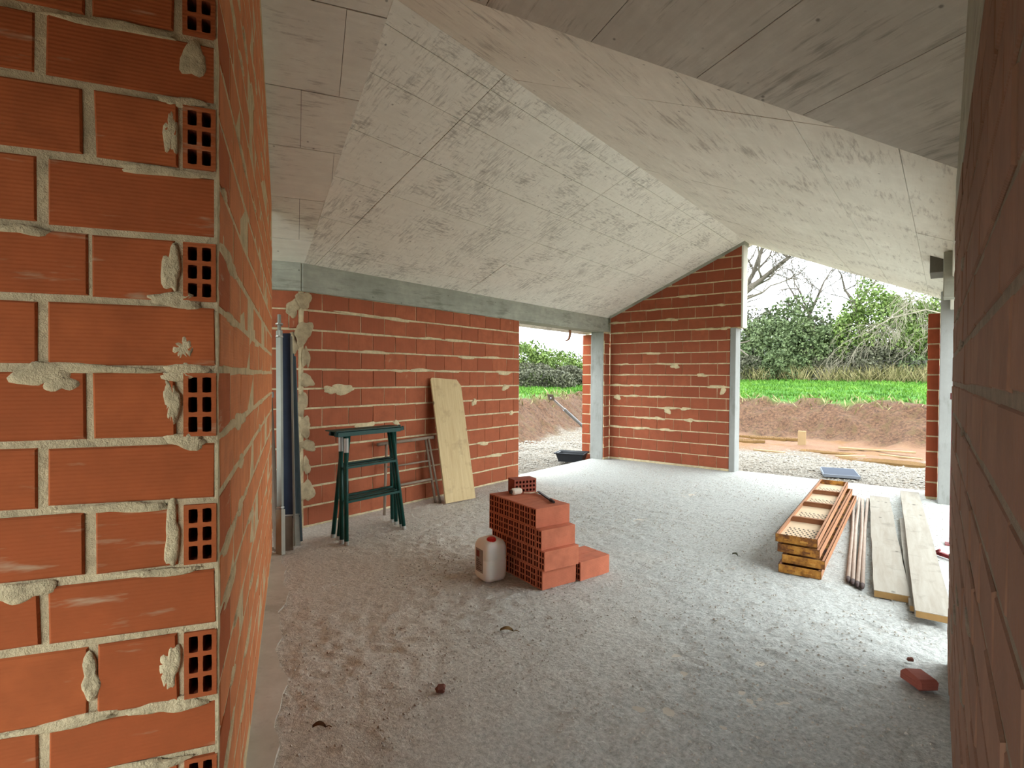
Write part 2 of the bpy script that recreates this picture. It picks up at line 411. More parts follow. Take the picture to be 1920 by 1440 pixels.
# =================================================================== STRUCTURE
# ---- floor slab
FX0, FX1, FY0, FY1 = -5.40, 2.9, -3.2, 9.78
xs = np.concatenate([[FX0], np.arange(FX0 + 0.05, 0.32, 0.022), np.arange(0.5, FX1, 0.3), [FX1]])
ys = np.concatenate([[FY0], np.arange(FY0 + 0.3, 0.3, 0.3), np.arange(0.35, FY1 - 0.3, 0.022), np.arange(FY1 - 0.28, FY1, 0.05), [FY1]])
X, Y = np.meshgrid(xs, ys)
amp = np.clip((X - FX0) / 0.4, 0.0, 1) * np.clip((FY1 - 0.25 - Y) / 0.4, 0, 1)
Z = (vnoise(X * 24, Y * 24, 1) - 0.5) * 0.011 + (vnoise(X * 15, Y * 15, 6) - 0.5) * 0.006 + (vnoise(X * 9, Y * 9, 2) - 0.5) * 0.006 + (vnoise(X * 2.2, Y * 2.2, 3) - 0.5) * 0.006
Z = Z * amp * (0.55 + 0.9 * vnoise(X * 1.1, Y * 1.1, 4)) - 0.002
floor = grid_obj('floor', xs, ys, Z, M['floor']); struct(floor)
mb = MB(); mb.box((FX0, FY0, -0.3), (FX1, FY1, -0.012)); mb.build('slab_edge', M['floor_smooth'], floor)
# smooth trowelled strip along the partition base
Pc = Vector((-1.41, 0.61, 0)); RU = Vector((-0.866, 0.5, 0)); RN = Vector((0.5, 0.866, 0)); RLEN = 3.765
mb = MB(); pts0 = []; pts1 = []
for i in range(60):
    t = -0.3 + i * (RLEN + 0.3) / 59; w = 0.11 + 0.02 * math.sin(i * 0.31) + 0.018 * math.sin(i * 0.73 + 1) + 0.008 * math.sin(i * 1.7)
    pts0.append(Pc + RU * t - RN * 0.02); pts1.append(Pc + RU * t + RN * w)
V = [(p.x, p.y, 0.017) for p in pts0] + [(p.x, p.y, 0.007) for p in pts1] + [(p.x, p.y, -0.01) for p in pts1]
mb.add(V, [(i, 60 + i, 61 + i, i + 1) for i in range(59)] + [(60 + i, 120 + i, 121 + i, 61 + i) for i in range(59)])
mb.build('trowelled_strip', M['floor_smooth'], floor)

# ---- roof planes  z = a*X + b*Y + c
SL = 0.4414
PL = (SL, 0.0, 3.87 + SL * 2.64)
PR = (-SL, 0.0, 3.87 - SL * 2.64)
sS = 0.42
PS = (sS * 0.866, -sS * 0.5, 2.755 + sS * (5.17 * 0.866 + 3.1 * 0.5))
sD = 0.386
PD = (-sD * 0.5, -sD * 0.866, 3.595 + sD * (-2.017 * 0.5 + 2.167 * 0.866))
zp = lambda P, x, y: P[0] * x + P[1] * y + P[2]
def ceil_z(x, y): return max(zp(PL, x, y), zp(PS, x, y)) if x < -2.64 else max(zp(PR, x, y), zp(PD, x, y))
def le(P, Q): return (P[0] - Q[0], P[1] - Q[1], Q[2] - P[2])      # half plane where P<=Q
DOM = [(-9, -4.5), (4.5, -4.5), (4.5, 9.98), (-9, 9.98)]
EAVE_D = 0.05 * 0.5 + 3.95 * 0.866 + 0.25
EAV = {'L': [(-1, 0, 5.85)], 'R': [(1, 0, 0.30)], 'S': [(-0.866, 0.5, 5.17 * 0.866 + 3.1 * 0.5 + 0.5)], 'D': [(0.5, 0.866, EAVE_D)]}
def region(P, q, side, key):
    base = DOM
    for h in [(side, 0, side * -2.64), le(q, P)] + EAV[key]: base = clip(base, *h)
    return [base]
REG = {'L': region(PL, PS, 1, 'L'), 'R': region(PR, PD, -1, 'R'), 'S': region(PS, PL, 1, 'S'), 'D': region(PD, PR, -1, 'D')}
PLN = {'L': PL, 'R': PR, 'S': PS, 'D': PD}
mb = MB()
for k, polys in REG.items():
    P = PLN[k]
    for poly in polys:
        if area(poly) < 0: poly = poly[::-1]
        n = len(poly); V = [(x, y, zp(P, x, y) + 0.012) for x, y in poly] + [(x, y, zp(P, x, y) + 0.24) for x, y in poly]
        mb.add(V, [tuple(range(n))[::-1], tuple(range(n, 2 * n))] + [(i, (i + 1) % n, n + (i + 1) % n, n + i) for i in range(n)])
# step between hip and near slab above the ridge end
V = []; st = [-4.5 + 6.7 * i / 14 for i in range(15)]
for x in (-2.66, -2.62):
    for y in st: V += [(x, y, ceil_z(-2.63, y) - 0.0), (x, y, zp(PS, -2.64, y) + 0.2)]
mb.add(V, [(2 * i, 2 * i + 1, 2 * i + 3, 2 * i + 2) for i in range(14)] + [(30 + 2 * i, 32 + 2 * i, 33 + 2 * i, 31 + 2 * i) for i in range(14)])
ceiling = mb.build('ceiling', M['joint']); struct(ceiling)

def panels(key, frame_u, mat, ulines, wlines, skew=0.0, gap=0.008, gapw=0.004):
    """formwork panels; ulines run along the boards, wlines across; both measured in plan"""
    P = PLN[key]; ux, uy = frame_u; wx, wy = -uy, ux
    X = Vector((ux, uy, P[0] * ux + P[1] * uy)).normalized(); Nn = Vector((P[0], P[1], -1)).normalized(); Yv = Nn.cross(X)
    # local frame: x along boards, y across, z downwards normal
    fr = Matrix(((X.x, Yv.x, Nn.x, 0), (X.y, Yv.y, Nn.y, 0), (X.z, Yv.z, Nn.z, P[2]), (0, 0, 0, 1))); inv = fr.inverted()
    for wi in range(len(wlines) - 1):
        ul = ulines[wi % len(ulines)]
        for ui in range(len(ul) - 1):
            w0, w1 = wlines[wi], wlines[wi + 1]; u0, u1 = ul[ui], ul[ui + 1]
            cs = [(u0 + skew * w0, w0), (u1 + skew * w0, w0), (u1 + skew * w1, w1), (u0 + skew * w1, w1)]
            g = gap / 2; h = gapw / 2
            cs = [(cs[0][0] + g, cs[0][1] + h), (cs[1][0] - g, cs[1][1] + h), (cs[2][0] - g, cs[2][1] - h), (cs[3][0] + g, cs[3][1] - h)]
            plan = [(ux * a + wx * b, uy * a + wy * b) for a, b in cs]
            if area(plan) < 0: plan = plan[::-1]
            for reg in REG[key]:
                r = reg if area(reg) > 0 else reg[::-1]; c = plan
                for i in range(len(r)):
                    p, q = r[i], r[(i + 1) % len(r)]; c = clip(c, q[1] - p[1], -(q[0] - p[0]), (q[1] - p[1]) * p[0] - (q[0] - p[0]) * p[1])
                    if len(c) < 3: break
                if len(c) < 3 or area(c) < 0.004: continue
                dz = random.uniform(-0.0018, 0.0018); m2 = MB(); n = len(c)
                lo = [inv @ Vector((x, y, zp(P, x, y))) for x, y in c]; hi = [v.copy() for v in lo]
                for v in lo: v.z += dz
                for v in hi: v.z -= 0.02
                m2.add(lo + hi, [tuple(range(n))[::-1], tuple(range(n, 2 * n))] + [(i, (i + 1) % n, n + (i + 1) % n, n + i) for i in range(n)])
                m2.build('formwork_panel', mat, ceiling, fr)
UL = [[-1.2, 1.05, 3.24, 5.55, 7.9, 10.2]]
# boards along Y: frame_u=(0,1) -> w = -X
panels('L', (0, 1), M['conc_L'], UL, [2.62, 2.79, 3.11, 3.56, 4.03, 4.51, 4.95, 5.9], -0.0)
panels('R', (0, 1), M['conc_R'], [[-1.2, 1.05, 3.33, 5.62, 7.9, 10.2]], [-0.32, 0.21, 0.68, 1.15, 1.62, 2.1, 2.45, 2.66])
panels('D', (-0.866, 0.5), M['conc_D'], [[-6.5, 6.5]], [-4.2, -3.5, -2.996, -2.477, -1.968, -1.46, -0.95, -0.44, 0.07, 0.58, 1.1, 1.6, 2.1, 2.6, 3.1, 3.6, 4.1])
panels('S', (0.5, 0.866), M['conc_S'], [[-6, -2.6, -1.05, -0.42, 0.3, 1.8], [-6, -2.0, -0.42, 0.05, 1.8]], [1.0, 1.75, 2.3, 2.9, 3.5, 4.1, 4.6, 5.15, 5.7, 6.7], gap=0.003, gapw=0.006)

# ---- eave beams
def beam(name, fr, L, z0, z1, depth, label, cat='beam', mat='conc_beam', y0=0.0):
    m2 = MB(); m2.cbox((0, y0, z0), (L, y0 + depth, z1), 0.008); o = m2.build(name, M[mat], None, fr); tag(o, label, cat); return o
frL = wall_frame((-5.22, 0), (0, 1))
BZ = 2.455
beam('eave_beam', frL @ Matrix.Translation((3.1, 0, 0)), 6.88, BZ, 2.78, 0.30, 'long grey concrete beam over the brick wall with the trestles and the doorway', y0=-0.02)
frC = wall_frame((-5.22 - 0.5 * 4.2, 3.1 - 0.866 * 4.2), (0.5, 0.866))
beam('eave_beam', frC, 4.2, BZ, 2.80, 0.30, 'short dark concrete beam end in the corner above the leaning props', y0=-0.02)

# ---- wall_left : long brick wall with the doorway beyond its end
fr = frL
wl = core('wall_left', fr, [(3.1, 0), (6.775, 0), (6.775, BZ), (3.1, BZ)], 0.007, 0.24, M['mortar'])
zs = [0.012 + 0.2052 * k for k in range(12)] + [BZ + 0.006]
courses(wl, fr, 3.13, 6.785, zs, 0.33, 3.18 + 0.0, 3.345, 0.23, M['brick_room'], bed=0.02, head=0.006)
r = random.Random(5)
for i in range(9):
    blob(wl, fr, 3.15 + r.uniform(-0.04, 0.03), 0.35 + i * 0.245 + r.uniform(-.06, .06), r.uniform(0.04, 0.1), r.uniform(0.05, 0.13), M['mortar_dull'], seed=i, th=0.012)
for i, (s, z, a, b) in enumerate([(3.6, 1.44, .16, .05), (3.45, 1.43, .1, .04), (4.3, 2.27, .25, .022), (4.9, 2.07, .2, .02), (4.75, 1.66, .22, .02), (5.6, 1.85, .25, .02), (6.4, 1.64, .18, .03), (4.0, 1.86, .2, .025), (3.9, 1.02, .12, .04),
        (4.35, 1.02, .05, .03), (5.05, 0.93, .04, .05), (6.45, 1.42, .09, .04), (5.75, 1.22, .05, .05), (6.2, 0.42, .16, .03), (5.95, 0.62, .12, .03), (6.6, 1.03, .05, .03), (3.8, 2.28, .25, .02), (5.4, 2.07, .3, .016), (6.1, 1.86, .3, .016), (4.4, 1.65, .12, .022), (5.2, 1.65, .2, .018)]):
    blob(wl, fr, s, z, a, b, M['mortar'], seed=40 + i, th=0.008)
m2 = MB(); m2.box((6.775, 0.004, 0), (6.79, 0.235, BZ)); m2.build('plaster_jamb', M['white_plaster'], wl, fr)

# ---- wall_corner : the outer wall beyond the corner, turned by thirty degrees
fr = frC
wc = core('wall_corner', fr, [(0, 0), (4.2, 0), (4.2, BZ), (0, BZ)], 0.007, 0.24, M['mortar'])
courses(wc, fr, 1.6, 4.17, zs, 0.33, 0.12, 0.285, 0.2, M['brick_room'], bed=0.02)
for i in range(5): blob(wc, fr, 4.12 - r.uniform(0, .06), 0.8 + i * 0.37, r.uniform(0.05, .08), r.uniform(.07, .12), M['mortar_dull'], seed=90 + i, th=0.012)

# ---- wall_back : gable wall
GY = 9.58
fr = wall_frame((0, GY), (1, 0))
zg = [0.03 + 0.2 * k for k in range(21)]
low = [(-5.14, 0), (-2.868, 0), (-2.868, 2.43), (-2.70, 2.43), (-2.70, zp(PL, -2.70, 0) - 0.045), (-5.14, zp(PL, -5.14, 0) - 0.045)]
wb = core('wall_back', fr, low, 0.007, 0.24, M['mortar'])
slope_pl = (-PL[0], 1, PL[2] - 0.05)
courses(wb, fr, -5.13, -2.872, zg[:13], 0.308, -3.08, -2.926, 0.22, M['brick_gable'], [slope_pl], bed=0.018, head=0.006)
courses(wb, fr, -5.13, -2.695, zg[12:], 0.308, -2.98, -2.86, 0.22, M['brick_gable'], [slope_pl], bed=0.022, head=0.006)
r = random.Random(9)
for i in range(34):
    k = r.choice([3, 4, 5, 6, 7, 8, 9, 10, 11, 12, 13, 14, 15]); z = zg[k]; s = r.uniform(-5.0, -2.95)
    if z > zp(PL, s, 0) - 0.15: continue
    blob(wb, fr, s, z, r.uniform(0.07, 0.24), r.uniform(0.012, 0.028), M['mortar'], seed=200 + i, th=0.007)
for s, z, a, b in [(-4.97, 1.2, .06, .06), (-3.83, 1.79, .07, .05), (-2.98, 1.37, .05, .07), (-3.96, 0.98, .07, .05)]: blob(wb, fr, s, z, a, b, M['mortar'], seed=int(s * -100), th=0.008)
# concrete strip between gable bricks and slab
m2 = MB(); a = (-5.14, zp(PL, -5.14, 0) - 0.05); b = (-2.655, zp(PL, -2.655, 0) - 0.05)
m2.add([(a[0], -0.012, a[1]), (b[0], -0.012, b[1]), (b[0], -0.012, b[1] + 0.06), (a[0], -0.012, a[1] + 0.06), (a[0], 0.25, a[1]), (b[0], 0.25, b[1]), (b[0], 0.25, b[1] + 0.06), (a[0], 0.25, a[1] + 0.06)],
       [(0, 1, 2, 3), (7, 6, 5, 4), (4, 5, 1, 0), (1, 5, 6, 2), (3, 2, 6, 7), (0, 3, 7, 4)])
m2.build('slab_edge_strip', M['conc_beam'], wb, fr)
m2 = MB(); m2.box((-2.70, -0.004, 2.43), (-2.672, 0.25, zp(PL, -2.69, 0) - 0.01)); m2.build('plaster_edge', M['white_plaster'], wb, fr)
m2 = MB(); m2.cbox((-2.868, -0.012, -0.01), (-2.775, 0.25, 2.43), 0.006); tag(m2.build('door_jamb', M['conc_pillar'], None, fr), 'slim pale concrete jamb at the edge of the large gable opening', 'jamb')
# short brick return between the corner pillar and the gable wall
frs = wall_frame((-5.14, 0), (0, 1))
ws = core('wall_return', frs, [(9.37, 0), (9.578, 0), (9.578, BZ), (9.37, BZ)], 0.007, 0.025, M['mortar'])
courses(ws, frs, 9.37, 9.575, zg[:13], 0.33, 9.26, 9.42, 0.02, M['brick_gable'], [(0, 1, BZ)], bed=0.018)
m2 = MB(); m2.cbox((-5.44, 9.36, -0.01), (-5.166, 9.60, BZ), 0.01); tag(m2.build('concrete_pillar', M['conc_pillar']), 'square concrete pillar between the doorway and the gable wall', 'pillar')
# wing wall seen outside, left of the pillar
frw = wall_frame((0, 9.72), (1, 0))
ww = core('wall_wing', frw, [(-5.84, -0.1), (-5.3, -0.1), (-5.3, 2.44), (-5.84, 2.44)], 0.007, 0.2, M['mortar'])
M['brick_out'] = mat_brick('outdoor_brick', lin(162, 82, 52), lin(144, 70, 44), lin(160, 134, 116), 0.72, 'X', 24, (14, 14, 9))
courses(ww, frw, -5.84, -5.3, [-0.17 + 0.2 * k for k in range(13)] + [2.44], 0.31, -5.60, -5.66, 0.18, M['brick_out'], [(0, 1, 2.44)], bed=0.02)

# ---- foreground wall (corner of partitions) and partition
ZF = [0.026 + 0.1585 * k for k in range(27)]
jz = [0.03, 0.19, 0.35, 0.507, 0.665, 0.798, 0.977, 1.127, 1.289, 1.439, 1.61, 1.767, 1.925, 2.086, 2.252, 2.406, 2.562, 2.72, 2.878, 3.036, 3.194, 3.352, 3.51, 3.668, 3.826]
frF = wall_frame((Pc.x, Pc.y), (0.5, 0.866))      # local x: 0 at the corner, negative to the left
FH = 3.9
wf = core('wall_foreground', frF, [(-3.2, 0), (-0.0715, 0), (-0.0715, FH), (-3.2, FH)], 0.006, 0.069, M['mortar'])
HB = {}
rr = random.Random(3)
for k in range(len(jz) - 1):
    z0 = jz[k] + 0.0085; H = jz[k + 1] - jz[k] - 0.017
    stretcher = (k % 2 == 0)        # row starting at 2.252 (k=14) is a stretcher row
    if stretcher:
        s = 0.0; first = True
        while s > -3.1:
            put_brick(wf, frF, s - 0.335, z0, 0.335, H, 0.066, M['brick_fg'], jit=0.002); s -= 0.343 + rr.uniform(0, 0.014)
    else:
        key = round(H, 4)
        if key not in HB: HB[key] = hole_brick(0.32, H, 0.070, [0], M['brick_fg'], M['hole'], 2, 3, 0.13, name='end_brick')
        # end brick belongs to the partition: length runs into the partition, open end faces the camera
        mt = frF @ Matrix(((0, -1, 0, 0.0), (1, 0, 0, -0.003), (0, 0, 1, z0), (0, 0, 0, 1)))
        new_obj('end_brick', None, None, None, wf, mt, mesh=HB[key])
        put_brick(wf, frF, -0.25 + rr.uniform(-.006, .006), z0, 0.162, H, 0.066, M['brick_fg'], jit=0.002)
        s = -0.266 + rr.uniform(-.006, .006)
        while s > -3.1:
            put_brick(wf, frF, s - 0.335, z0, 0.335, H, 0.066, M['brick_fg'], jit=0.002); s -= 0.343 + rr.uniform(0, .012)
for k in range(len(jz)):     # bed joints at the corner
    m2 = MB(); m2.box((-0.08, 0.003 + rr.uniform(0, .004), jz[k] - 0.0095), (-rr.uniform(0.001, .004), 0.16, jz[k] + 0.0095)); m2.build('bed_joint', M['mortar'], wf, frF)
for i, (s, z, a, b) in enumerate([(.045, 2.355, .034, .036), (.345, 1.597, .05, .03), (.31, 1.575, .03, .02), (.036, 2.25, .05, .013), (.05, 1.775, .06, .018), (.03, 1.437, .045, .02), (.05, .797, .07, .02), (.055, 1.605, .05, .022), (.384, 1.915, .05, .013),
        (.38, 1.112, .05, .025), (.258, .895, .02, .05), (.07, 1.66, .02, .03), (.095, 1.85, .018, .06), (.095, 1.53, .016, .06), (.095, 1.21, .018, .07), (.1, .89, .02, .06), (.095, 2.17, .014, .06), (.08, 2.08, .08, .014), (.2, 1.285, .1, .013), (.15, .66, .09, .016), (.33, .66, .09, .02), (.26, 1.61, .12, .012), (.2, 2.40, .12, .013), (.3, .8, .1, .014), (.12, 1.123, .08, .011)]):
    blob(wf, frF, -max(s, a * 1.42), z, a, b, M['mortar'], seed=300 + i, th=0.0022, y=-0.0008)
# partition running away from that corner
frP = wall_frame((Pc.x, Pc.y), (-0.866, 0.5))
def pt(s): return Pc + RU * s
tops = [(s, ceil_z(pt(s).x, pt(s).y) - 0.0) for s in np.linspace(0, RLEN, 12)]
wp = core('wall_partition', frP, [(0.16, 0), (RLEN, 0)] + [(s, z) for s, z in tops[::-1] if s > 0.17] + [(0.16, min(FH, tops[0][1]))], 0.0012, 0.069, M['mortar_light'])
tp = []
for i in range(len(tops) - 1):
    (s0, z0), (s1, z1) = tops[i], tops[i + 1]
k1 = (tops[-1][1] - tops[3][1]) / (tops[-1][0] - tops[3][0])
top_pl = [(-k1, 1, tops[3][1] - k1 * tops[3][0] - 0.012), (0, 1, 3.95)]
for k in range(len(jz) - 1):
    z0 = jz[k] + 0.0085; H = jz[k + 1] - jz[k] - 0.017
    s = 0.085 if (k % 2 == 0) else 0.334
    if s > 0.2 : pass
    # the stretcher rows of the other leg show their 70 mm end in this face
    while s < RLEN - 0.03:
        L = min(0.335, RLEN - s); put_brick(wp, frP, s, z0, L, H, 0.06, M['brick_part_lit'], top_pl, jit=0.0008); s += 0.349
r = random.Random(21)
for i in range(40):
    k = r.randrange(2, 20); a_ = r.uniform(.05, .2); blob(wp, frP, max(abs(r.gauss(0, 0.9)), a_ * 1.6 + 0.01), jz[k] + r.uniform(-.01, .01), a_, r.uniform(.01, .026), M['mortar_light'], seed=400 + i, th=0.004, y=-0.001)
V = []; nz = 140        # mortar smeared along the corner arris
for i in range(nz):
    z = 3.6 * i / (nz - 1); w = 0.030 + 0.013 * math.sin(z * 7) + 0.012 * math.sin(z * 19 + 1) + 0.008 * r.uniform(-1, 1)
    V += [(0.0, -0.0035, z), (w * .7, -0.0045 + r.uniform(-.001, .001), z), (w, 0.003, z), (0.0, 0.004, z)]
Fs = []
for i in range(nz - 1):
    a = 4 * i; Fs += [(a, a + 1, a + 5, a + 4), (a + 1, a + 2, a + 6, a + 5), (a + 3, a, a + 4, a + 7)]
new_obj('mortar_arris', V, Fs, M['mortar'], wp, frP)

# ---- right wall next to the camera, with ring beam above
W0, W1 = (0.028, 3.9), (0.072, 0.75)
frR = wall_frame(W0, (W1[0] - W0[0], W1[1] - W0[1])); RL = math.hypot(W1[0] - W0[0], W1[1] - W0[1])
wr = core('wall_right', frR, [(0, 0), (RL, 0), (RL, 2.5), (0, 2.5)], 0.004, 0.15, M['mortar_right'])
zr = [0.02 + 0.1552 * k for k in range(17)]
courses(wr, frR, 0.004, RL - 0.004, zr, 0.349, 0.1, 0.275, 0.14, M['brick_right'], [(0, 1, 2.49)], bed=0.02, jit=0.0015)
r = random.Random(31)
for i in range(14): blob(wr, frR, r.uniform(0.4, 2.2), zr[r.randrange(1, 16)], r.uniform(.06, .2), r.uniform(.015, .03), M['mortar_right'], seed=600 + i, th=0.004, y=-0.001)
tz = [(s, ceil_z(*(frR @ Vector((s, 0.07, 0))).xy) + 0.02) for s in np.linspace(0, RL, 10)]
rb = MB(); n = len(tz)
poly = [(0, 2.5), (RL, 2.5)] + tz[::-1]
rb.add([(s, 0.0, z) for s, z in poly] + [(s, 0.16, z) for s, z in poly], [tuple(range(len(poly))), tuple(range(len(poly), 2 * len(poly)))[::-1]] + [(i + len(poly), (i + 1) % len(poly) + len(poly), (i + 1) % len(poly), i) for i in range(len(poly))])
rbo = rb.build('ring_beam', M['conc_beam'], None, frR); tag(rbo, 'concrete band on top of the dim brick wall at the right edge', 'beam')
# ---- right eave beam between that wall and the far pillar
m2 = MB(); m2.cbox((0.03, 3.92, 2.47), (0.30, 9.6, 2.72), 0.006); tag(m2.build('eave_beam', M['white_plaster']), 'pale concrete eave beam along the open right side, behind the right wall', 'beam')
m2 = MB(); m2.cbox((-0.03, 6.02, 2.30), (0.32, 6.25, 2.69), 0.006); tag(m2.build('lintel_block', M['conc_beam']), 'grey concrete block under the right eave above the far pillar', 'block')
m2 = MB(); m2.box((-0.135, 6.55, 2.60), (-0.035, 6.95, 2.80)); tag(m2.build('formwork_stub', mat_plain('dark_stub', lin(96, 92, 82), 0.3)), 'dark square stub under the ceiling slope at the right', 'stub')
# ---- right pillar and brick pier beside the gable opening
m2 = MB(); m2.cbox((-0.066, 8.90, -0.01), (0.2, 9.14, 2.71), 0.008); tag(m2.build('concrete_pillar', M['conc_pillar']), 'pale concrete pillar at the right side of the gable opening', 'pillar')
frq = wall_frame((0, 9.14), (1, 0))
wq = core('wall_pier', frq, [(-0.19, 0), (-0.07, 0), (-0.07, 2.46), (-0.19, 2.46)], 0.006, 0.46, M['mortar'])
courses(wq, frq, -0.196, -0.07, [0.02 + 0.2033 * k for k in range(13)], 0.33, -0.25, -0.22, 0.45, M['brick_out'], bed=0.018, minlen=0.03)
# ---- unseen rear part of the house, walls and gaps placed to shape foreground light
def plain_wall(name, p, q, z0, z1, th=0.15):
    d = Vector((q[0] - p[0], q[1] - p[1])); o = core(name, wall_frame(p, (d.x, d.y)), [(0, z0), (d.length, z0), (d.length, z1), (0, z1)], 0, th, M['brick_right']); return o
plain_wall('wall_rear_1', (2.75, 2.33), (0.19, 3.80), 0, 3.2)
plain_wall('wall_rear_4', (0.25, -2.0), (-3.0, -2.1), 2.1, 4.9)
plain_wall('wall_rear_2', (1.15, -0.45), (0.25, -2.0), 0, 4.6)
plain_wall('wall_rear_5', (2.75, 2.33), (1.15, -0.45), 0, 4.6)

# =================================================================== OUTDOORS
def sstep(a, b, x):
    t = np.clip((x - a) / (b - a), 0, 1); return t * t * (3 - 2 * t)
def ground_h(X, Y):
    wob = (vnoise(X * 0.35, Y * 0.35, 21) - 0.5) * 1.2
    e = np.maximum(Y - 17.2 + 0.10 * (X + 3), -8.4 - X - 0.25 * (Y - 11.5)) + wob * 0.6
    z = -0.13 + 1.0 * sstep(-0.2, 1.5, e) + 0.055 * np.clip(e - 1.2, 0, 14) + 0.012 * np.clip(e - 15, 0, 60)
    z += (vnoise(X * 1.5, Y * 1.5, 22) - 0.5) * 0.10 * sstep(-6, -1, e) + ((vnoise(X * 4, Y * 4, 23) - 0.5) * 0.22 + (vnoise(X * 1.6, Y * 1.6, 26) - 0.5) * 0.12) * sstep(-0.6, 0.3, e) * (1 - sstep(1.3, 2.0, e))
    z += (vnoise(X * 11, Y * 11, 24) - 0.5) * 0.03
    return z, e
def mat_ground():
    n = NB('site_ground', 0.95); v = n.coord('World')
    f = n.noise(v, 14, 4, 0.7); big = n.noise(v, 0.9, 3, 0.6); mid = n.noise(v, 4, 4, 0.7)
    gravel = n.mix(n.mask(n.vor(v, 16), 0.1, 0.45), lin(150, 142, 130), lin(96, 88, 78))
    gravel = n.mix(n.math('MULTIPLY', n.mask(mid, 0.5, 0.7), 0.5), gravel, lin(112, 94, 74))
    mud = n.mix(mid, lin(92, 62, 44), lin(126, 98, 76)); mud = n.mix(n.mask(big, 0.52, 0.62), mud, lin(108, 78, 50))
    bank = n.mix(n.mask(f, 0.3, 0.7), lin(48, 33, 25), lin(104, 76, 56)); bank = n.mix(n.mask(mid, 0.5, 0.68), bank, lin(80, 64, 42))
    grass = n.mix(n.noise(v, 9, 3), lin(44, 82, 24), lin(70, 116, 38)); grass = n.mix(n.mask(big, 0.45, 0.7), grass, lin(80, 104, 46))
    g = n.attr('gravel'); gr = n.attr('grass'); bk = n.attr('bank')
    c = n.mix(g, mud, gravel); c = n.mix(bk, c, bank); c = n.mix(gr, c, grass); n.color(c)
    n.bump(f, 0.9, 0.05); return n.m
xs = np.concatenate([np.arange(-46, -13, 0.5), np.arange(-13, 1.5, 0.09), np.arange(1.6, 24, 0.6)])
ys = np.concatenate([np.arange(-20, 4, 1.0), np.arange(4, 21, 0.09), np.arange(21.2, 40, 0.4), np.arange(40, 80, 2.0)])
X, Y = np.meshgrid(xs, ys); Z, E_ = ground_h(X, Y)
inside = (X > FX0 - 0.02) & (X < FX1) & (Y > FY0) & (Y < FY1 + 0.02); Z = np.where(inside, np.minimum(Z, -0.2), Z)
ground = grid_obj('ground', xs, ys, Z, mat_ground()); struct(ground)
nb = (vnoise(X * 1.2, Y * 1.2, 31) - 0.5)
for nm, arr in (('gravel', 1 - sstep(13.2, 14.6, Y + nb * 2.2 - np.where(X < -5.5, 20, 0) * 1.0) ), ('bank', sstep(-0.5, 0.1, E_ + nb * 0.5)), ('grass', sstep(1.35, 1.8, E_ + nb * 0.7))):
    at = ground.data.attributes.new(nm, 'FLOAT', 'POINT'); at.data.foreach_set('value', arr.ravel().astype(np.float32))
def gz(x, y): return float(ground_h(np.array([x]), np.array([y]))[0][0])

def quads_obj(name, C, A, B, mat, parent=None):
    """leaf / blade quads: centres C, half axes A, B (n,3)"""
    n = len(C); co = np.stack([C - A, C - B * 0.9, C + A, C + B], 1).reshape(-1, 3)
    me = bpy.data.meshes.new(name); me.vertices.add(n * 4); me.vertices.foreach_set('co', co.ravel())
    me.loops.add(n * 4); me.loops.foreach_set('vertex_index', np.arange(n * 4)); me.polygons.add(n)
    me.polygons.foreach_set('loop_start', np.arange(0, n * 4, 4)); me.polygons.foreach_set('loop_total', np.full(n, 4)); me.update(calc_edges=True)
    me.materials.append(mat); o = bpy.data.objects.new(name, me); COL.objects.link(o)
    if parent: o.parent = parent
    return o
def mat_leaf(name, cols, scale=2.5, k=0.54):
    cols = [tuple(x * k for x in c[:3]) + (1,) for c in cols]
    n = NB(name, 0.7); v = n.coord('World'); a = n.noise(v, scale, 4, 0.7); b = n.noise(v, 14, 2)
    c = n.ramp(n.math('ADD', n.math('MULTIPLY', a, 0.6), n.math('MULTIPLY', b, 0.4)), [(0.36, cols[0]), (0.5, cols[1]), (0.64, cols[2])]); n.color(c)
    return n.m
M['blade'] = mat_leaf('grass_blade', (lin(54, 96, 24), lin(92, 146, 38), lin(132, 176, 62)), 0.8)
M['dry'] = mat_leaf('dry_grass', (lin(112, 116, 66), lin(150, 142, 92), lin(176, 160, 116)), 1.0)
M['leaf_a'] = mat_leaf('hedge_leaf', (lin(66, 82, 50), lin(104, 122, 76), lin(148, 162, 110)))
M['leaf_b'] = mat_leaf('ivy_leaf', (lin(70, 92, 40), lin(112, 138, 62), lin(154, 172, 92)))
M['leaf_c'] = mat_leaf('scrub_leaf', (lin(66, 68, 54), lin(100, 100, 78), lin(130, 130, 100)))
M['bark'] = mat_plain('bare_bark', lin(92, 84, 74), 0.3, 4)
M['bark_pale'] = mat_plain('pale_bark', lin(126, 119, 102), 0.25, 4)

def scatter_field(name, n, xr, yr, emin, emax, h, w, mat, label, cat, lean=0.35, patch=-1):
    x = RNG.uniform(*xr, n * 3); y = RNG.uniform(*yr, n * 3); z, e = ground_h(x, y); k = (e > emin) & (e < emax); k &= vnoise(x * 1.7, y * 1.7, 61) > patch; x, y, z = x[k][:n], y[k][:n], z[k][:n]; m = len(x)
    hh = h * RNG.uniform(0.35, 1.25, m); an = RNG.uniform(0, 6.28, m)
    Bx = np.stack([RNG.normal(0, lean, m) * hh, RNG.normal(0, lean, m) * hh, hh], 1) * 0.5
    Ax = np.stack([np.cos(an), np.sin(an), np.zeros(m)], 1) * w
    C = np.stack([x, y, z], 1) + Bx * 0.8
    o = quads_obj(name, C, Ax, Bx, mat); o['kind'] = 'stuff'; o['label'] = label; o['category'] = cat; return o
scatter_field('meadow_grass', 26000, (-14, 3), (16, 31), 1.5, 13, 0.13, 0.02, M['blade'], 'bright green meadow grass above the cut bank', 'grass')
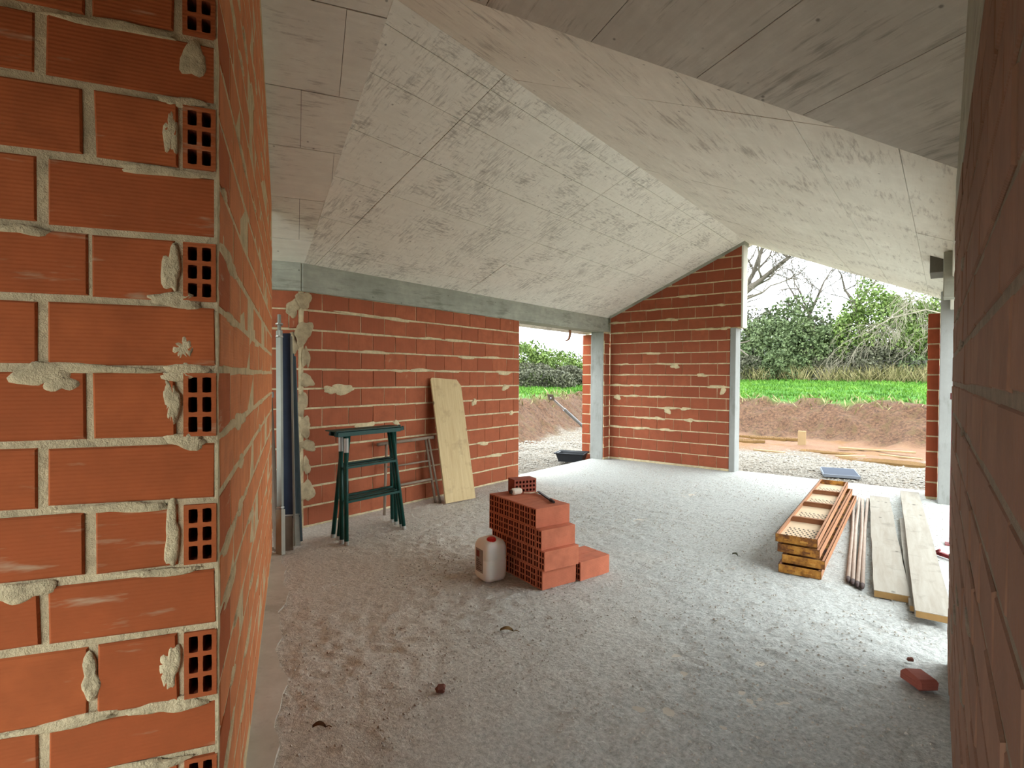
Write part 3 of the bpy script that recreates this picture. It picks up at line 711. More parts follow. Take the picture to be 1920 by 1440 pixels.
scatter_field('meadow_grass', 12000, (-24, -8), (8, 30), 1.5, 13, 0.13, 0.025, M['blade'], 'bright green grass seen through the left doorway', 'grass')
scatter_field('dry_grass', 9000, (-16, 4), (26, 36), 10.5, 14.5, 0.75, 0.02, M['dry'], 'tall dry straw-coloured grass along the hedge foot', 'grass', 0.55, 0.4)
scatter_field('bank_grass', 2600, (-12, 2), (8, 20), 1.0, 1.7, 0.22, 0.02, M['dry'], 'ragged grass fringe hanging over the cut bank edge', 'grass', 0.6)

def shrub(name, x, y, r, h, n, mat, label, cat='shrub', leaf=0.07, group=None, stems=5):
    z0 = gz(x, y); root = empty(name, (x, y, z0)); tag(root, label, cat, group)
    n = int(n * 1.7); leaf = leaf * 1.25
    t = RNG.uniform(0, 6.28, n); ct = RNG.uniform(-0.2, 1, n); st = np.sqrt(1 - np.clip(ct, -1, 1) ** 2)
    D = np.stack([st * np.cos(t), st * np.sin(t), ct], 1)
    lump = 0.72 + 0.5 * vnoise(D[:, 0] * 3 + 10 + x, D[:, 1] * 3 + D[:, 2] * 2.3 + 10 + y, 5) * 1.0
    rad = lump * RNG.uniform(0.55, 1.0, n) ** 0.45
    C = D * rad[:, None] * np.array([r, r, h * 0.82]); C[:, 2] += 0.16 * h
    A = RNG.normal(0, 1, (n, 3)); A /= np.linalg.norm(A, axis=1)[:, None]; B = np.cross(A, RNG.normal(0, 1, (n, 3))); B /= np.linalg.norm(B, axis=1)[:, None]
    s = leaf * RNG.uniform(0.6, 1.3, n)[:, None]
    quads_obj('foliage', C, A * s * 0.6, B * s, mat, root)['kind'] = 'stuff'
    for i in range(stems):
        mb = MB(); a = random.uniform(0, 6.28); k = random.uniform(0.2, 0.55)
        mb.tube([(0, 0, -0.1), (math.cos(a) * r * k * 0.5, math.sin(a) * r * k * 0.5, h * 0.35), (math.cos(a) * r * k, math.sin(a) * r * k, h * 0.8)], [0.06, 0.04, 0.015], 5)
        mb.build('stem', M['bark'], root)
    return root
HG = 'hedge shrubs beyond the meadow'
shrub('hedge_shrub', -10.6, 31.0, 2.6, 3.3, 6000, M['leaf_c'], 'grey-brown leafless-looking scrub at the left end of the hedge, beside the gable edge', leaf=0.06, group=HG)
shrub('hedge_shrub', -7.6, 32.0, 2.4, 3.2, 6000, M['leaf_a'], 'dark green hedge shrub right of the grey scrub', leaf=0.07, group=HG)
shrub('hedge_shrub', -5.4, 31.2, 2.2, 3.3, 6000, M['leaf_a'], 'rounded green hedge shrub in the middle of the gable opening', leaf=0.07, group=HG)
shrub('hedge_shrub', -2.7, 32.2, 3.0, 4.7, 8500, M['leaf_b'], 'tallest light green shrub behind the arching pale twigs', leaf=0.07, group=HG)
shrub('hedge_shrub', -0.2, 31.6, 2.2, 3.0, 5000, M['leaf_b'], 'light green shrub at the right end of the hedge beside the brick pier', leaf=0.07, group=HG)
shrub('hedge_shrub', -4.4, 30.4, 1.5, 1.5, 3500, M['leaf_c'], 'low olive bramble mound in front of the hedge', leaf=0.05, group=HG)
shrub('hedge_shrub', -8.4, 30.0, 1.7, 1.5, 3500, M['leaf_c'], 'low scrub mound at the hedge foot near the gable edge', leaf=0.05, group=HG)
shrub('hedge_shrub', -1.0, 30.2, 1.6, 1.2, 3200, M['leaf_a'], 'low dark bramble mound beside the dry stone wall', leaf=0.05, group=HG)
shrub('hedge_shrub', 3.6, 33.0, 3.0, 3.6, 5000, M['leaf_a'], 'dark shrub behind the brick pier of the opening', leaf=0.07, group=HG)
shrub('hedge_shrub', -6.3, 34.2, 2.6, 4.1, 5000, M['leaf_a'], 'dark shrub rising behind the middle of the hedge', leaf=0.08, group=HG)
shrub('hedge_shrub', -9.4, 34.6, 2.8, 3.9, 5000, M['leaf_c'], 'grey scrub rising behind the left part of the hedge', leaf=0.07, group=HG)
shrub('hedge_shrub', -0.6, 34.4, 2.8, 4.3, 5000, M['leaf_b'], 'light green shrub rising behind the right part of the hedge', leaf=0.08, group=HG)
shrub('hedge_shrub', -6.3, 30.1, 1.8, 1.7, 3500, M['leaf_a'], 'low dark bramble mound left of the olive mound', leaf=0.06, group=HG)
shrub('hedge_shrub', -2.6, 30.0, 1.7, 1.7, 3500, M['leaf_c'], 'low grey-green bramble mound right of the olive mound', leaf=0.06, group=HG)
DG = 'shrubs seen through the left doorway'
shrub('doorway_shrub', -17.2, 22.6, 2.0, 2.2, 6000, M['leaf_b'], 'fresh green rounded shrub in the middle of the left doorway', leaf=0.06, group=DG)
shrub('doorway_shrub', -18.2, 19.4, 2.0, 1.9, 5000, M['leaf_b'], 'green shrub at the left edge of the doorway view', leaf=0.06, group=DG)
shrub('doorway_shrub', -17.4, 26.0, 2.2, 1.9, 5000, M['leaf_b'], 'green shrub behind the brick wing wall in the doorway view', leaf=0.06, group=DG)
shrub('doorway_shrub', -15.6, 21.6, 1.8, 1.15, 4200, M['leaf_c'], 'grey twiggy bramble bank below the green shrubs in the doorway', leaf=0.05, group=DG)
shrub('doorway_shrub', -16.0, 24.6, 1.8, 1.1, 4200, M['leaf_c'], 'grey twiggy bramble bank beside the wing wall in the doorway', leaf=0.05, group=DG)

def tree(name, x, y, segs, label, mat, seed, depth=5, droop=0.0, group=None, rscale=1.0, nchild=(2, 3)):
    """bare tree: segs = main limbs as lists of points (relative to base) with start radius"""
    z0 = gz(x, y); root = empty(name, (x, y, z0)); tag(root, label, 'tree', group); rr = random.Random(seed)
    limbs = MB(); twigs = MB()
    def grow(p, d, L, r, lev):
        r = max(r, 0.0065)
        pts = [p]; q = p.copy(); dd = d.copy(); n = 4
        for i in range(n):
            dd = (dd + Vector((rr.gauss(0, .22), rr.gauss(0, .22), rr.gauss(0, .16) - droop * (depth - lev) * 0.25))).normalized(); q = q + dd * (L / n); pts.append(q.copy())
        rs = [r * (1 - 0.45 * i / n) for i in range(n + 1)]
        (limbs if r > 0.02 else twigs).tube(pts, rs, 6 if r > 0.02 else 3, cap=False)
        if lev == 0: return
        for c in range(rr.randint(*nchild)):
            k = rr.randint(1, n); ax = Vector((rr.gauss(0, 1), rr.gauss(0, 1), rr.gauss(0.25, 0.7))).normalized()
            grow(pts[k].copy(), (dd * 0.75 + ax * 0.75).normalized(), L * rr.uniform(0.55, 0.8), r * rr.uniform(0.45, 0.62), lev - 1)
        grow(pts[-1].copy(), (dd + Vector((rr.gauss(0, .25), rr.gauss(0, .25), rr.gauss(0.05, .2)))).normalized(), L * 0.75, r * 0.55, lev - 1)
    for pts, r0, lev in segs:
        P = [Vector(p) for p in pts]; n = len(P); rs = [r0 * (1 - 0.5 * i / (n - 1)) * rscale for i in range(n)]
        limbs.tube(P, rs, 8, cap=False)
        for i in range(1, n):
            d = (P[i] - P[i - 1]).normalized()
            for c in range(2): grow(P[i].copy(), (d * 0.6 + Vector((rr.gauss(0, .8), rr.gauss(0, .8), rr.gauss(0.2, .6)))).normalized(), rr.uniform(1.0, 1.9), rs[i] * 0.5, lev)
        grow(P[-1].copy(), (P[-1] - P[-2]).normalized(), 1.6, rs[-1] * 0.8, lev)
    limbs.build('trunk', mat, root, Matrix.Translation((x, y, z0)), True); twigs.build('twig', mat, root, Matrix.Translation((x, y, z0)), True)['kind'] = 'stuff'
    return root
BT = 'bare winter trees behind the hedge'
tree('bare_tree', -8.6, 25.5, [([(0, 0, -0.3), (0.1, 0, 1.6), (0.5, 0.1, 3.2)], 0.26, 1), ([(0.5, 0.1, 3.2), (1.3, 0.2, 4.0), (2.2, 0.3, 4.7), (3.2, 0.4, 5.5)], 0.17, 4), ([(1.3, 0.2, 4.0), (1.8, 0.4, 5.0), (2.2, 0.2, 6.0), (2.6, 0.3, 7.0)], 0.12, 4), ([(0.5, 0.1, 3.2), (1.4, -0.3, 3.7), (2.4, -0.4, 4.0)], 0.09, 3)],
     'large bare tree with thick pale limbs reaching in beside the gable edge', M['bark'], 4, group=BT)
tree('bare_tree', -6.4, 35.5, [([(0, 0, -0.3), (0, 0, 2.2), (0.2, 0, 3.6)], 0.16, 3), ([(0.2, 0, 3.6), (0.6, 0, 4.6), (0.9, 0, 5.4)], 0.09, 4), ([(0.2, 0, 3.6), (-0.5, 0, 4.5), (-0.9, 0, 5.2)], 0.08, 4)],
     'bare twiggy tree rising behind the middle of the hedge', M['bark'], 12, group=BT, nchild=(3, 3))
tree('bare_tree', -3.9, 36.5, [([(0, 0, -0.3), (0, 0, 2.4), (-0.1, 0, 4.0)], 0.16, 3), ([(-0.1, 0, 4.0), (0.5, 0, 4.9), (1.0, 0, 5.6)], 0.09, 4), ([(-0.1, 0, 4.0), (-0.7, 0, 4.9), (-0.9, 0, 5.8)], 0.08, 4)],
     'bare twiggy tree behind the tallest light green shrub', M['bark'], 23, group=BT, nchild=(3, 3))
tree('bare_tree', 0.6, 29.4, [([(0, 0, -0.3), (-0.1, 0, 1.8), (-0.3, 0, 3.4)], 0.12, 3), ([(-0.3, 0, 3.2), (-1.0, -0.2, 3.7), (-1.9, -0.3, 3.3), (-2.7, -0.3, 2.6)], 0.05, 3), ([(-0.2, 0, 2.6), (-1.3, -0.2, 3.0), (-2.5, -0.4, 2.7), (-3.6, -0.4, 2.0)], 0.05, 3), ([(-0.3, 0, 3.4), (-0.8, 0, 4.2), (-1.1, 0, 4.8)], 0.05, 3)],
     'pale bare tree with drooping arched twigs near the brick pier', M['bark_pale'], 31, droop=0.25, group=BT, rscale=0.75)
# dry stone wall in front of the hedge
sw = empty('drystone_row', (-0.6, 29.6, gz(-0.6, 29.6))); tag(sw, 'low grey dry stone wall at the foot of the hedge', 'stone wall')
M['stone'] = mat_plain('field_stone', lin(112, 112, 104), 0.3, 6)
rr = random.Random(8)
for k in range(4):
    for i in range(14):
        a, b, c = rr.uniform(.16, .26), 0.2, rr.uniform(.09, .13); mb = MB()
        mb.cbox((-a, -b, -c), (a, b, c), 0.05, Matrix.Rotation(rr.uniform(-.12, .12), 4, 'Y'))
        new_obj('stone', mb.v, mb.f, M['stone'], sw, Matrix.Translation((-3.6 + i * 0.46 + (k % 2) * 0.22, 29.6 + rr.uniform(-.08, .08), gz(-0.6, 29.6) + 0.1 + k * 0.22)))

# stones of the gravel strip next to the slab
def gravel_stuff(name, n, xr, yr, label):
    x = RNG.uniform(*xr, n); y = RNG.uniform(*yr, n); z = ground_h(x, y)[0]; s = RNG.uniform(0.012, 0.035, n)
    base = np.array([(1, 0, 0), (-1, 0, 0), (0, 1, 0), (0, -1, 0), (0, 0, .7), (0, 0, -.7)], float); F = [(0, 2, 4), (2, 1, 4), (1, 3, 4), (3, 0, 4)]
    J = base[None] * RNG.uniform(0.6, 1.3, (n, 6, 1)) * s[:, None, None]; an = RNG.uniform(0, 6.28, n); ca, sa = np.cos(an), np.sin(an)
    P = np.stack([J[..., 0] * ca[:, None] - J[..., 1] * sa[:, None] + x[:, None], J[..., 0] * sa[:, None] + J[..., 1] * ca[:, None] + y[:, None], J[..., 2] + z[:, None] + 0.004], -1)
    Fa = (np.array(F)[None] + (np.arange(n) * 6)[:, None, None]).reshape(-1, 3)
    me = bpy.data.meshes.new(name); me.from_pydata(P.reshape(-1, 3).tolist(), [], Fa.tolist()); me.update()
    nn = NB(name + '_mat', 0.95); nn.color(nn.mix(nn.noise(nn.coord('World'), 30, 1), lin(92, 86, 78), lin(158, 152, 142))); me.materials.append(nn.m)
    o = bpy.data.objects.new(name, me); COL.objects.link(o); o['kind'] = 'stuff'; o['label'] = label; o['category'] = 'gravel'
gravel_stuff('gravel', 9000, (-4.2, 0.9), (9.84, 13.2), 'pale gravel outside the gable opening')
gravel_stuff('gravel', 6000, (-8.6, -5.86), (6.4, 12.0), 'pale gravel outside the left doorway')

# puddles
M['puddle'] = mat_plain('muddy_water', lin(104, 80, 48), 0.1, 3, 0.08, 0.02)
def puddle(x, y, rx, ry, label, seed):
    r = random.Random(seed); n = 28; ph = [r.uniform(0, 6.28) for _ in range(3)]; z = gz(x, y) + 0.035; mb = MB(); P = []
    for i in range(n):
        t = 6.2832 * i / n; k = 1 + .18 * math.sin(2 * t + ph[0]) + .15 * math.sin(3 * t + ph[1]) + .08 * math.sin(6 * t + ph[2]); P.append((rx * k * math.cos(t), ry * k * math.sin(t)))
    mb.prism(P, -0.06, 0); tag(mb.build('puddle', M['puddle'], None, Matrix.Translation((x, y, z))), label, 'puddle', 'muddy puddles on the building site')
puddle(-4.6, 15.3, 0.75, 0.35, 'ochre puddle beside the gable jamb below the bank', 1)
puddle(-3.9, 16.6, 0.8, 0.25, 'narrow ochre puddle close under the dirt bank', 2)
puddle(-0.9, 13.6, 0.7, 0.35, 'ochre puddle in front of the brick pier', 3)
puddle(-2.2, 14.6, 0.7, 0.22, 'small muddy puddle in the middle of the site', 4)
# wooden stake, battens
M['fresh_wood'] = mat_plain('fresh_timber', lin(140, 116, 84), 0.15, 8)
mb = MB(); mb.cbox((-0.09, -0.03, -0.1), (0.09, 0.03, 0.36), 0.006)
tag(mb.build('timber_stake', M['fresh_wood'], None, Matrix.Translation((-2.81, 15.3, gz(-2.81, 15.3)))), 'short upright wooden stake in the mud below the bank', 'stake')
for i, (x, y, a, L, lb) in enumerate([(-1.25, 15.2, 0.12, 1.5, 'longest pale batten lying in the mud'), (-0.75, 14.6, -0.3, 0.8, 'short pale batten lying in the mud right of the longest one'), (-1.6, 13.9, 0.5, 0.6, 'short batten lying near the gravel edge'), (-3.2, 13.7, -0.15, 0.7, 'batten lying in the mud left of the grey panel')]):
    mb = MB(); mb.cbox((-L / 2, -0.04, 0), (L / 2, 0.04, 0.035), 0.004)
    tag(mb.build('batten', M['fresh_wood'], None, Matrix.Translation((x, y, gz(x, y) + 0.0)) @ Matrix.Rotation(a, 4, 'Z')), lb, 'batten', 'offcuts of timber in the mud')
# grey panel outside
pn = empty('roof_panel', (-1.45, 11.15, gz(-1.45, 11.15) + 0.03), 0.22); tag(pn, 'dark grey flat panel with pale frame lying on the gravel', 'panel')
mw = pn.matrix_world
mb = MB(); mb.cbox((-0.26, -0.40, 0.0), (0.26, 0.40, 0.035), 0.004); mb.build('glazing', mat_plain('slate_panel', lin(48, 54, 66), 0.1, 4, 0.9, 0.02), pn, mw)
for a, b in (((-0.27, -0.415), (0.27, -0.40)), ((-0.27, 0.40), (0.27, 0.415)), ((-0.27, -0.415), (-0.258, 0.415)), ((0.258, -0.415), (0.27, 0.415))): mb = MB(); mb.cbox((*a, -0.01), (*b, 0.042), 0.004); mb.build('frame_bar', mat_plain('pale_frame', lin(120, 126, 136), 0.05, 4, 0.8), pn, mw)
# steel tube leaning outside the left doorway, black tray
tb = empty('steel_tube', (-5.95, 10.4, -0.1)); tag(tb, 'grey steel tube leaning outside the doorway against the wing wall', 'tube')
mb = MB(); mb.tube([(-6.2, 9.11, 1.171), (-6.2, 9.85, 0.776)], 0.022, 10); mb.build('inner_tube', mat_plain('galvanised', lin(170, 172, 176), 0.12, 10, 0.4, 0.05, 0.7), tb, Matrix())
mb = MB(); mb.tube([(-6.2, 9.6, 0.91), (-6.2, 11.35, -0.03)], 0.034, 10); mb.build('outer_tube', mat_plain('galvanised_dark', lin(130, 132, 136), 0.12, 10, 0.45, 0.05, 0.6), tb, Matrix())
mb = MB(); mb.box((-0.07, -0.07, -0.005), (0.07, 0.07, 0.005), Matrix.Translation((-6.2, 9.11, 1.171)) @ Matrix.Rotation(0.49, 4, 'X') @ Matrix.Rotation(math.pi / 2, 4, 'X')); mb.build('end_plate', mat_plain('rusty_plate', lin(90, 76, 66), 0.2), tb, Matrix())
M['black_plastic'] = mat_plain('black_plastic', lin(40, 42, 46), 0.2, 10, 0.45, 0.1)
tr = empty('mortar_tray', (-5.85, 9.35, -0.1), 0.3); tag(tr, 'black plastic mortar tray on the gravel outside the doorway', 'tray')
mb = MB(); O = [(-.28, -.2), (.28, -.2), (.28, .2), (-.28, .2)]; I = [(x * .82, y * .78) for x, y in O]
V = [(*p, 0.17) for p in O] + [(*p, 0.0) for p in I] + [(x * .94, y * .92, 0.165) for x, y in O] + [(x * .78, y * .72, 0.02) for x, y in O]
mb.add(V, [(i + 4, (i + 1) % 4 + 4, (i + 1) % 4, i)[::-1] for i in range(4)] + [(i, (i + 1) % 4, 8 + (i + 1) % 4, 8 + i) for i in range(4)] + [(8 + i, 8 + (i + 1) % 4, 12 + (i + 1) % 4, 12 + i) for i in range(4)] + [(12, 13, 14, 15), (7, 6, 5, 4)])
mb.build('tub', M['black_plastic'], tr, tr.matrix_world)
mb = MB(); mb.tube([(-.3, -.22, .17), (.3, -.22, .17), (.3, .22, .17), (-.3, .22, .17), (-.3, -.22, .17)], 0.014, 6); mb.build('rim', M['black_plastic'], tr, tr.matrix_world)
# strap hanging from the doorway beam
mb = MB(); P = [(-5.5, 8.69, 2.46), (-5.5, 8.70, 2.38), (-5.5, 8.67, 2.30), (-5.5, 8.60, 2.25), (-5.5, 8.55, 2.26)]
for i in range(4): mb.bar(P[i], P[i + 1], 0.05, 0.006, (0, 1, 0.3))
tag(mb.build('hanging_strap', mat_plain('brown_strap', lin(140, 92, 66), 0.2)), 'curled brown strap hanging from the beam over the doorway', 'strap')

# =================================================================== OBJECTS INDOORS
# ---- stack of hollow bricks
SX, SY = 0.298, 0.955
FS = wall_frame((-2.339, 3.338), (SX, SY))     # x along the front face, y to the back
M['hole_dark'] = mat_plain('stack_hole', lin(104, 46, 30), 0.3)
SB = hole_brick(0.33, 0.147, 0.070, [0, 1], M['brick_stack'], M['hole_dark'], 2, 3, 0.14, name='hollow_brick')
ORD = ['front', 'second', 'third', 'fourth', 'fifth', 'sixth', 'seventh', 'eighth', 'ninth', 'rearmost']
TIER = ['bottom', 'second', 'third', 'top']
rr = random.Random(2)
for t in range(4):
    off = (0.0, 0.004, 0.0, 0.002)[t]; yo = (0.0, -0.028, 0.012, 0.085)[t]; n = (10, 10, 10, 9)[t]
    for i in range(n):
        m = FS @ Matrix.Translation((off + rr.uniform(-.004, .004), yo + i * 0.0735, t * 0.1482)) @ Matrix.Rotation(rr.uniform(-.01, .01), 4, 'Z')
        o = new_obj('hollow_brick', None, None, None, None, m, mesh=SB)
        tag(o, '%s hollow clay brick of the %s tier in the brick stack' % (ORD[i].capitalize() if i == 0 else 'rearmost' if i == n - 1 else ORD[i] + ' from the front,', TIER[t]), 'brick', 'hollow bricks in the stack beside the canister')
FE = wall_frame((-2.213, 3.678), (0.243, 0.970))
for i in range(4):
    m = FE @ Matrix.Translation((rr.uniform(-.004, .004), i * 0.0735, 0)) @ Matrix.Rotation(rr.uniform(-.01, .01), 4, 'Z')
    tag(new_obj('hollow_brick', None, None, None, None, m, mesh=SB), '%s brick of the short low row right of the brick stack' % ('front', 'second', 'third', 'rear')[i], 'brick', 'bricks in the low row')
# ---- small perforated brick on the stack
ZT = 4 * 0.1482
def sp(u, v, z=ZT): return FS @ Vector((u, v, z))

_x = Vector((-0.9, 0.436, 0)).normalized(); _y = Vector((0, 0, 1)).cross(_x)
o = new_obj('perforated_brick', None, None, None, None, Matrix(((_x.x, _y.x, 0, -2.775), (_x.y, _y.y, 0, 3.862), (0, 0, 1, ZT + 0.001), (0, 0, 0, 1))), mesh=hole_brick(0.125, 0.118, 0.21, [0], mat_brick('perforated_brick', lin(156, 84, 66), lin(150, 78, 60), lin(190, 160, 140), 0.8), M['hole_dark'], 6, 3, 0.08, True, 0.012, 'perforated_brick'))
tag(o, 'small perforated brick with rows of round holes on top of the brick stack', 'brick')
gl = empty('twine_roll', (-2.835, 3.655, ZT)); tag(gl, 'small off-white roll of twine on the brick stack in front of the perforated brick', 'twine roll')
mb = MB(); mb.tube([(-2.852, 3.615, ZT + .03), (-2.848, 3.63, ZT + .03), (-2.825, 3.69, ZT + .03), (-2.82, 3.705, ZT + .03)], [.022, .03, .028, .02], 12); mb.build('winding', mat_plain('twine', lin(214, 202, 184), 0.12, 60), gl, Matrix())
mb = MB(); mb.tube([(-2.858, 3.60, ZT + .03), (-2.852, 3.616, ZT + .03)], [.016, .016], 10); mb.build('spool', mat_plain('dark_spool', lin(60, 44, 36), 0.2), gl, Matrix())
mb = MB(); mb.tube([(-2.80, 3.72, ZT + .012), (-2.76, 3.745, ZT + .012), (-2.74, 3.79, ZT + .012), (-2.71, 3.80, ZT + .012)], .008, 6); mb.build('loose_end', mat_plain('twine_end', lin(206, 176, 150), 0.12, 60), gl, Matrix())
ch = empty('iron_rod', (-2.58, 3.72, ZT)); tag(ch, 'thin dark pointed iron rod lying on top of the brick stack', 'rod')
mb = MB(); mb.bar((-2.735, 3.838, ZT + .012), (-2.46, 3.63, ZT + .012), .018, .012); mb.build('shaft', mat_plain('dark_iron', lin(58, 46, 42), 0.2, 20, 0.6), ch, Matrix())
mb = MB(); mb.tube([(-2.47, 3.6375, ZT + .013), (-2.41, 3.594, ZT + .013)], [.014, .010], 8); mb.build('handle', mat_plain('dark_handle', lin(40, 30, 28), 0.2, 20, 0.6), ch, Matrix())

# ---- plastic canister
cn = empty('canister', (-2.80, 3.285, 0), math.radians(-19)); tag(cn, 'translucent white plastic canister with red screw cap beside the brick stack', 'canister')
mw = cn.matrix_world
def rsq(w, d, z, rnd, n=6):
    P = []
    for cx, cy, a0 in ((w - rnd, d - rnd, 0), (-w + rnd, d - rnd, 90), (-w + rnd, -d + rnd, 180), (w - rnd, -d + rnd, 270)):
        for i in range(n + 1):
            a = math.radians(a0 + 90 * i / n); P.append((cx + rnd * math.cos(a), cy + rnd * math.sin(a), z))
    return P
prof = [(0.075, 0.068, 0.000, .03), (0.094, 0.087, 0.010, .035), (0.104, 0.097, 0.035, .04), (0.106, 0.099, 0.165, .04), (0.103, 0.096, 0.172, .04), (0.106, 0.099, 0.180, .04), (0.106, 0.099, 0.255, .042), (0.101, 0.094, 0.285, .045), (0.088, 0.081, 0.308, .045), (0.062, 0.055, 0.322, .04), (0.03, 0.026, 0.326, .02)]
V = []; n = 28
for w, d, z, rd in prof: V += rsq(w, d, z, min(rd, d - 0.002))
Fs = [(i * n + j, i * n + (j + 1) % n, (i + 1) * n + (j + 1) % n, (i + 1) * n + j) for i in range(len(prof) - 1) for j in range(n)] + [tuple(range(n))[::-1], tuple(range((len(prof) - 1) * n, len(prof) * n))]
nn = NB('milky_plastic', 0.38); nn.color(nn.mix(nn.noise(nn.coord('Object'), 6, 3), lin(234, 230, 222), lin(246, 243, 238))); nn.p.inputs['Subsurface Weight'].default_value = 0.15; nn.p.inputs['Specular IOR Level'].default_value = 0.5
new_obj('body', V, Fs, nn.m, cn, mw, True)
M['red_plastic'] = mat_plain('red_plastic', lin(196, 34, 26), 0.1, 20, 0.4, 0.05)
mb = MB(); mb.tube([(0.045, -0.02, 0.300), (0.047, -0.02, 0.326), (0.047, -0.02, 0.338)], [0.034, 0.034, 0.030], 18); cp = mb.build('cap', M['red_plastic'], cn, mw)
mb = MB()
for i in range(18):
    a = 6.2832 * i / 18; mb.box((0.033, -0.003, 0), (0.037, 0.003, 0.024), Matrix.Translation((0.047, -0.02, 0.304)) @ Matrix.Rotation(a, 4, 'Z'))
g = mb.build('cap_grip', M['red_plastic'], cp, mw)
lab = mat_plain('label_print', lin(120, 40, 34), 0.2, 30, 0.5); labg = mat_plain('label_grey', lin(150, 136, 128), 0.2, 30, 0.5); labd = mat_plain('label_dark', lin(92, 70, 64), 0.2, 30, 0.5)
mb = MB(); mb.box((-0.055, -0.1005, 0.07), (0.055, -0.098, 0.25)); lb = mb.build('label', labg, cn, mw)
mb = MB(); mb.box((-0.045, -0.1015, 0.185), (0.0, -0.100, 0.235)); mb.build('red_mark', lab, lb, mw)
for k in range(6): mb = MB(); mb.box((-0.045 + (k % 2) * 0.01, -0.1015, 0.085 + k * 0.015), (0.04 - (k % 3) * 0.02, -0.100, 0.092 + k * 0.015)); mb.build('text_line', labd, lb, mw)

# ---- green A-frame trestles
M['green'] = mat_plain('green_paint', lin(14, 62, 54), 0.4, 14, 0.45, 0.1)
M['green_dark'] = mat_plain('green_paint_worn', lin(22, 52, 48), 0.4, 14, 0.5, 0.1)
M['steel_worn'] = mat_plain('worn_steel', lin(170, 168, 160), 0.2, 14, 0.4, 0.1, 0.5)
def trestle(xf, xb, xt0, xt1, yl, yr, zt, label):
    root = empty('trestle', ((xf + xb) / 2, (yl + yr) / 2, 0)); tag(root, label, 'trestle', 'green steel trestles nested against the wall'); I = Matrix()
    for side, (xfoot, xtop) in enumerate(((xf, xt0), (xb, xt1))):
        mat = M['green']; yl2, yr2 = yl + side * 0.06, yr + side * 0.07
        ytl, ytr = yl2 + 0.07, yr2 - 0.075
        mb = MB(); mb.bar((xtop, ytl - 0.10, zt), (xtop, ytr + 0.10, zt), 0.04, 0.04); tbar = mb.build('top_bar', mat, root, I)
        for ye in (ytl - 0.11, ytr + 0.11):
            mb = MB(); mb.tube([(xtop, ye, zt - 0.012), (xtop + .004, ye, zt + 0.026)], [.02, .012], 8); mb.build('end_stop', M['green_dark'], tbar, I)
        for yb, yt in ((yl2, ytl), (yr2, ytr)):
            mb = MB(); mb.tube([(xfoot, yb, 0.0), (xtop, yt, zt - 0.02)], 0.021, 8); lg = mb.build('leg', mat, root, I, True)
            k = 0.035; mb = MB(); mb.tube([(xfoot, yb, 0.0), (xfoot + (xtop - xfoot) * k, yb + (yt - yb) * k, zt * k)], 0.0225, 8); mb.build('foot_cap', M['steel_worn'], lg, I)
            if side == 0 and yb == yl2:
                mb = MB(); a, b = 0.83, 0.96; mb.tube([(xfoot + (xtop - xfoot) * a, yb + (yt - yb) * a, zt * a), (xfoot + (xtop - xfoot) * b, yb + (yt - yb) * b, zt * b)], 0.0225, 8); mb.build('worn_band', M['steel_worn'], lg, I)
        for zr_ in (0.395, 0.715):
            f = zr_ / zt; xr = xfoot + (xtop - xfoot) * f; a = yl2 + (ytl - yl2) * f; b = yr2 + (ytr - yr2) * f
            mb = MB(); mb.bar((xr, a - 0.01, zr_), (xr, b + 0.01, zr_), 0.035, 0.022); mb.build('rung', mat, root, I)
            mb = MB(); mb.bar((xr + (0.06 if side == 0 else -0.06) * -1, a + .03, zr_ - 0.004), (xr + (0.06 if side == 0 else -0.06) * -1, b - .03, zr_ - 0.004), 0.02, 0.012); mb.build('rung_brace', mat, root, I)
trestle(-4.385, -4.60, -4.495, -4.540, 3.065, 3.765, 1.03, 'outer green steel A-frame trestle, nearest the camera of the nested pair')
trestle(-4.465, -4.70, -4.588, -4.635, 3.07, 3.80, 1.035, 'inner green steel A-frame trestle on the wall side of the nested pair')
# flat bars lying over the trestle tops
M['green_grey'] = mat_plain('grey_green_paint', lin(56, 78, 70), 0.25, 10, 0.6)
mb = MB(); mb.cbox((-4.665, 3.02, 1.056), (-4.485, 3.80, 1.066), 0.002); tag(mb.build('steel_strip', M['green_grey']), 'flat grey-green steel strip lying across the trestle tops', 'strip')
# ---- rusty trestle frame leaning against the wall behind the board
M['rust_pipe'] = mat_plain('weathered_pipe', lin(128, 112, 96), 0.3, 16, 0.7)
rt = empty('pipe_frame', (-5.05, 4.4, 0)); tag(rt, 'weathered brown pipe frame leaning on the brick wall left of the board', 'frame')
for nm, p, q, rad in (('top_bar', (-5.10, 3.98, .80), (-5.08, 4.84, .815), .02), ('leg', (-5.0, 4.80, 0), (-5.09, 4.71, .80), .016), ('leg', (-5.0, 4.0, 0), (-5.09, 4.1, .80), .016), ('rung', (-5.035, 4.03, .30), (-5.035, 4.77, .30), .016), ('leg', (-4.95, 4.83, 0), (-5.06, 4.73, .81), .014), ('rung', (-5.06, 4.06, .53), (-5.06, 4.76, .53), .011)):
    mb = MB(); mb.tube([p, q], rad, 8); mb.build(nm, M['rust_pipe'], rt, Matrix(), True)

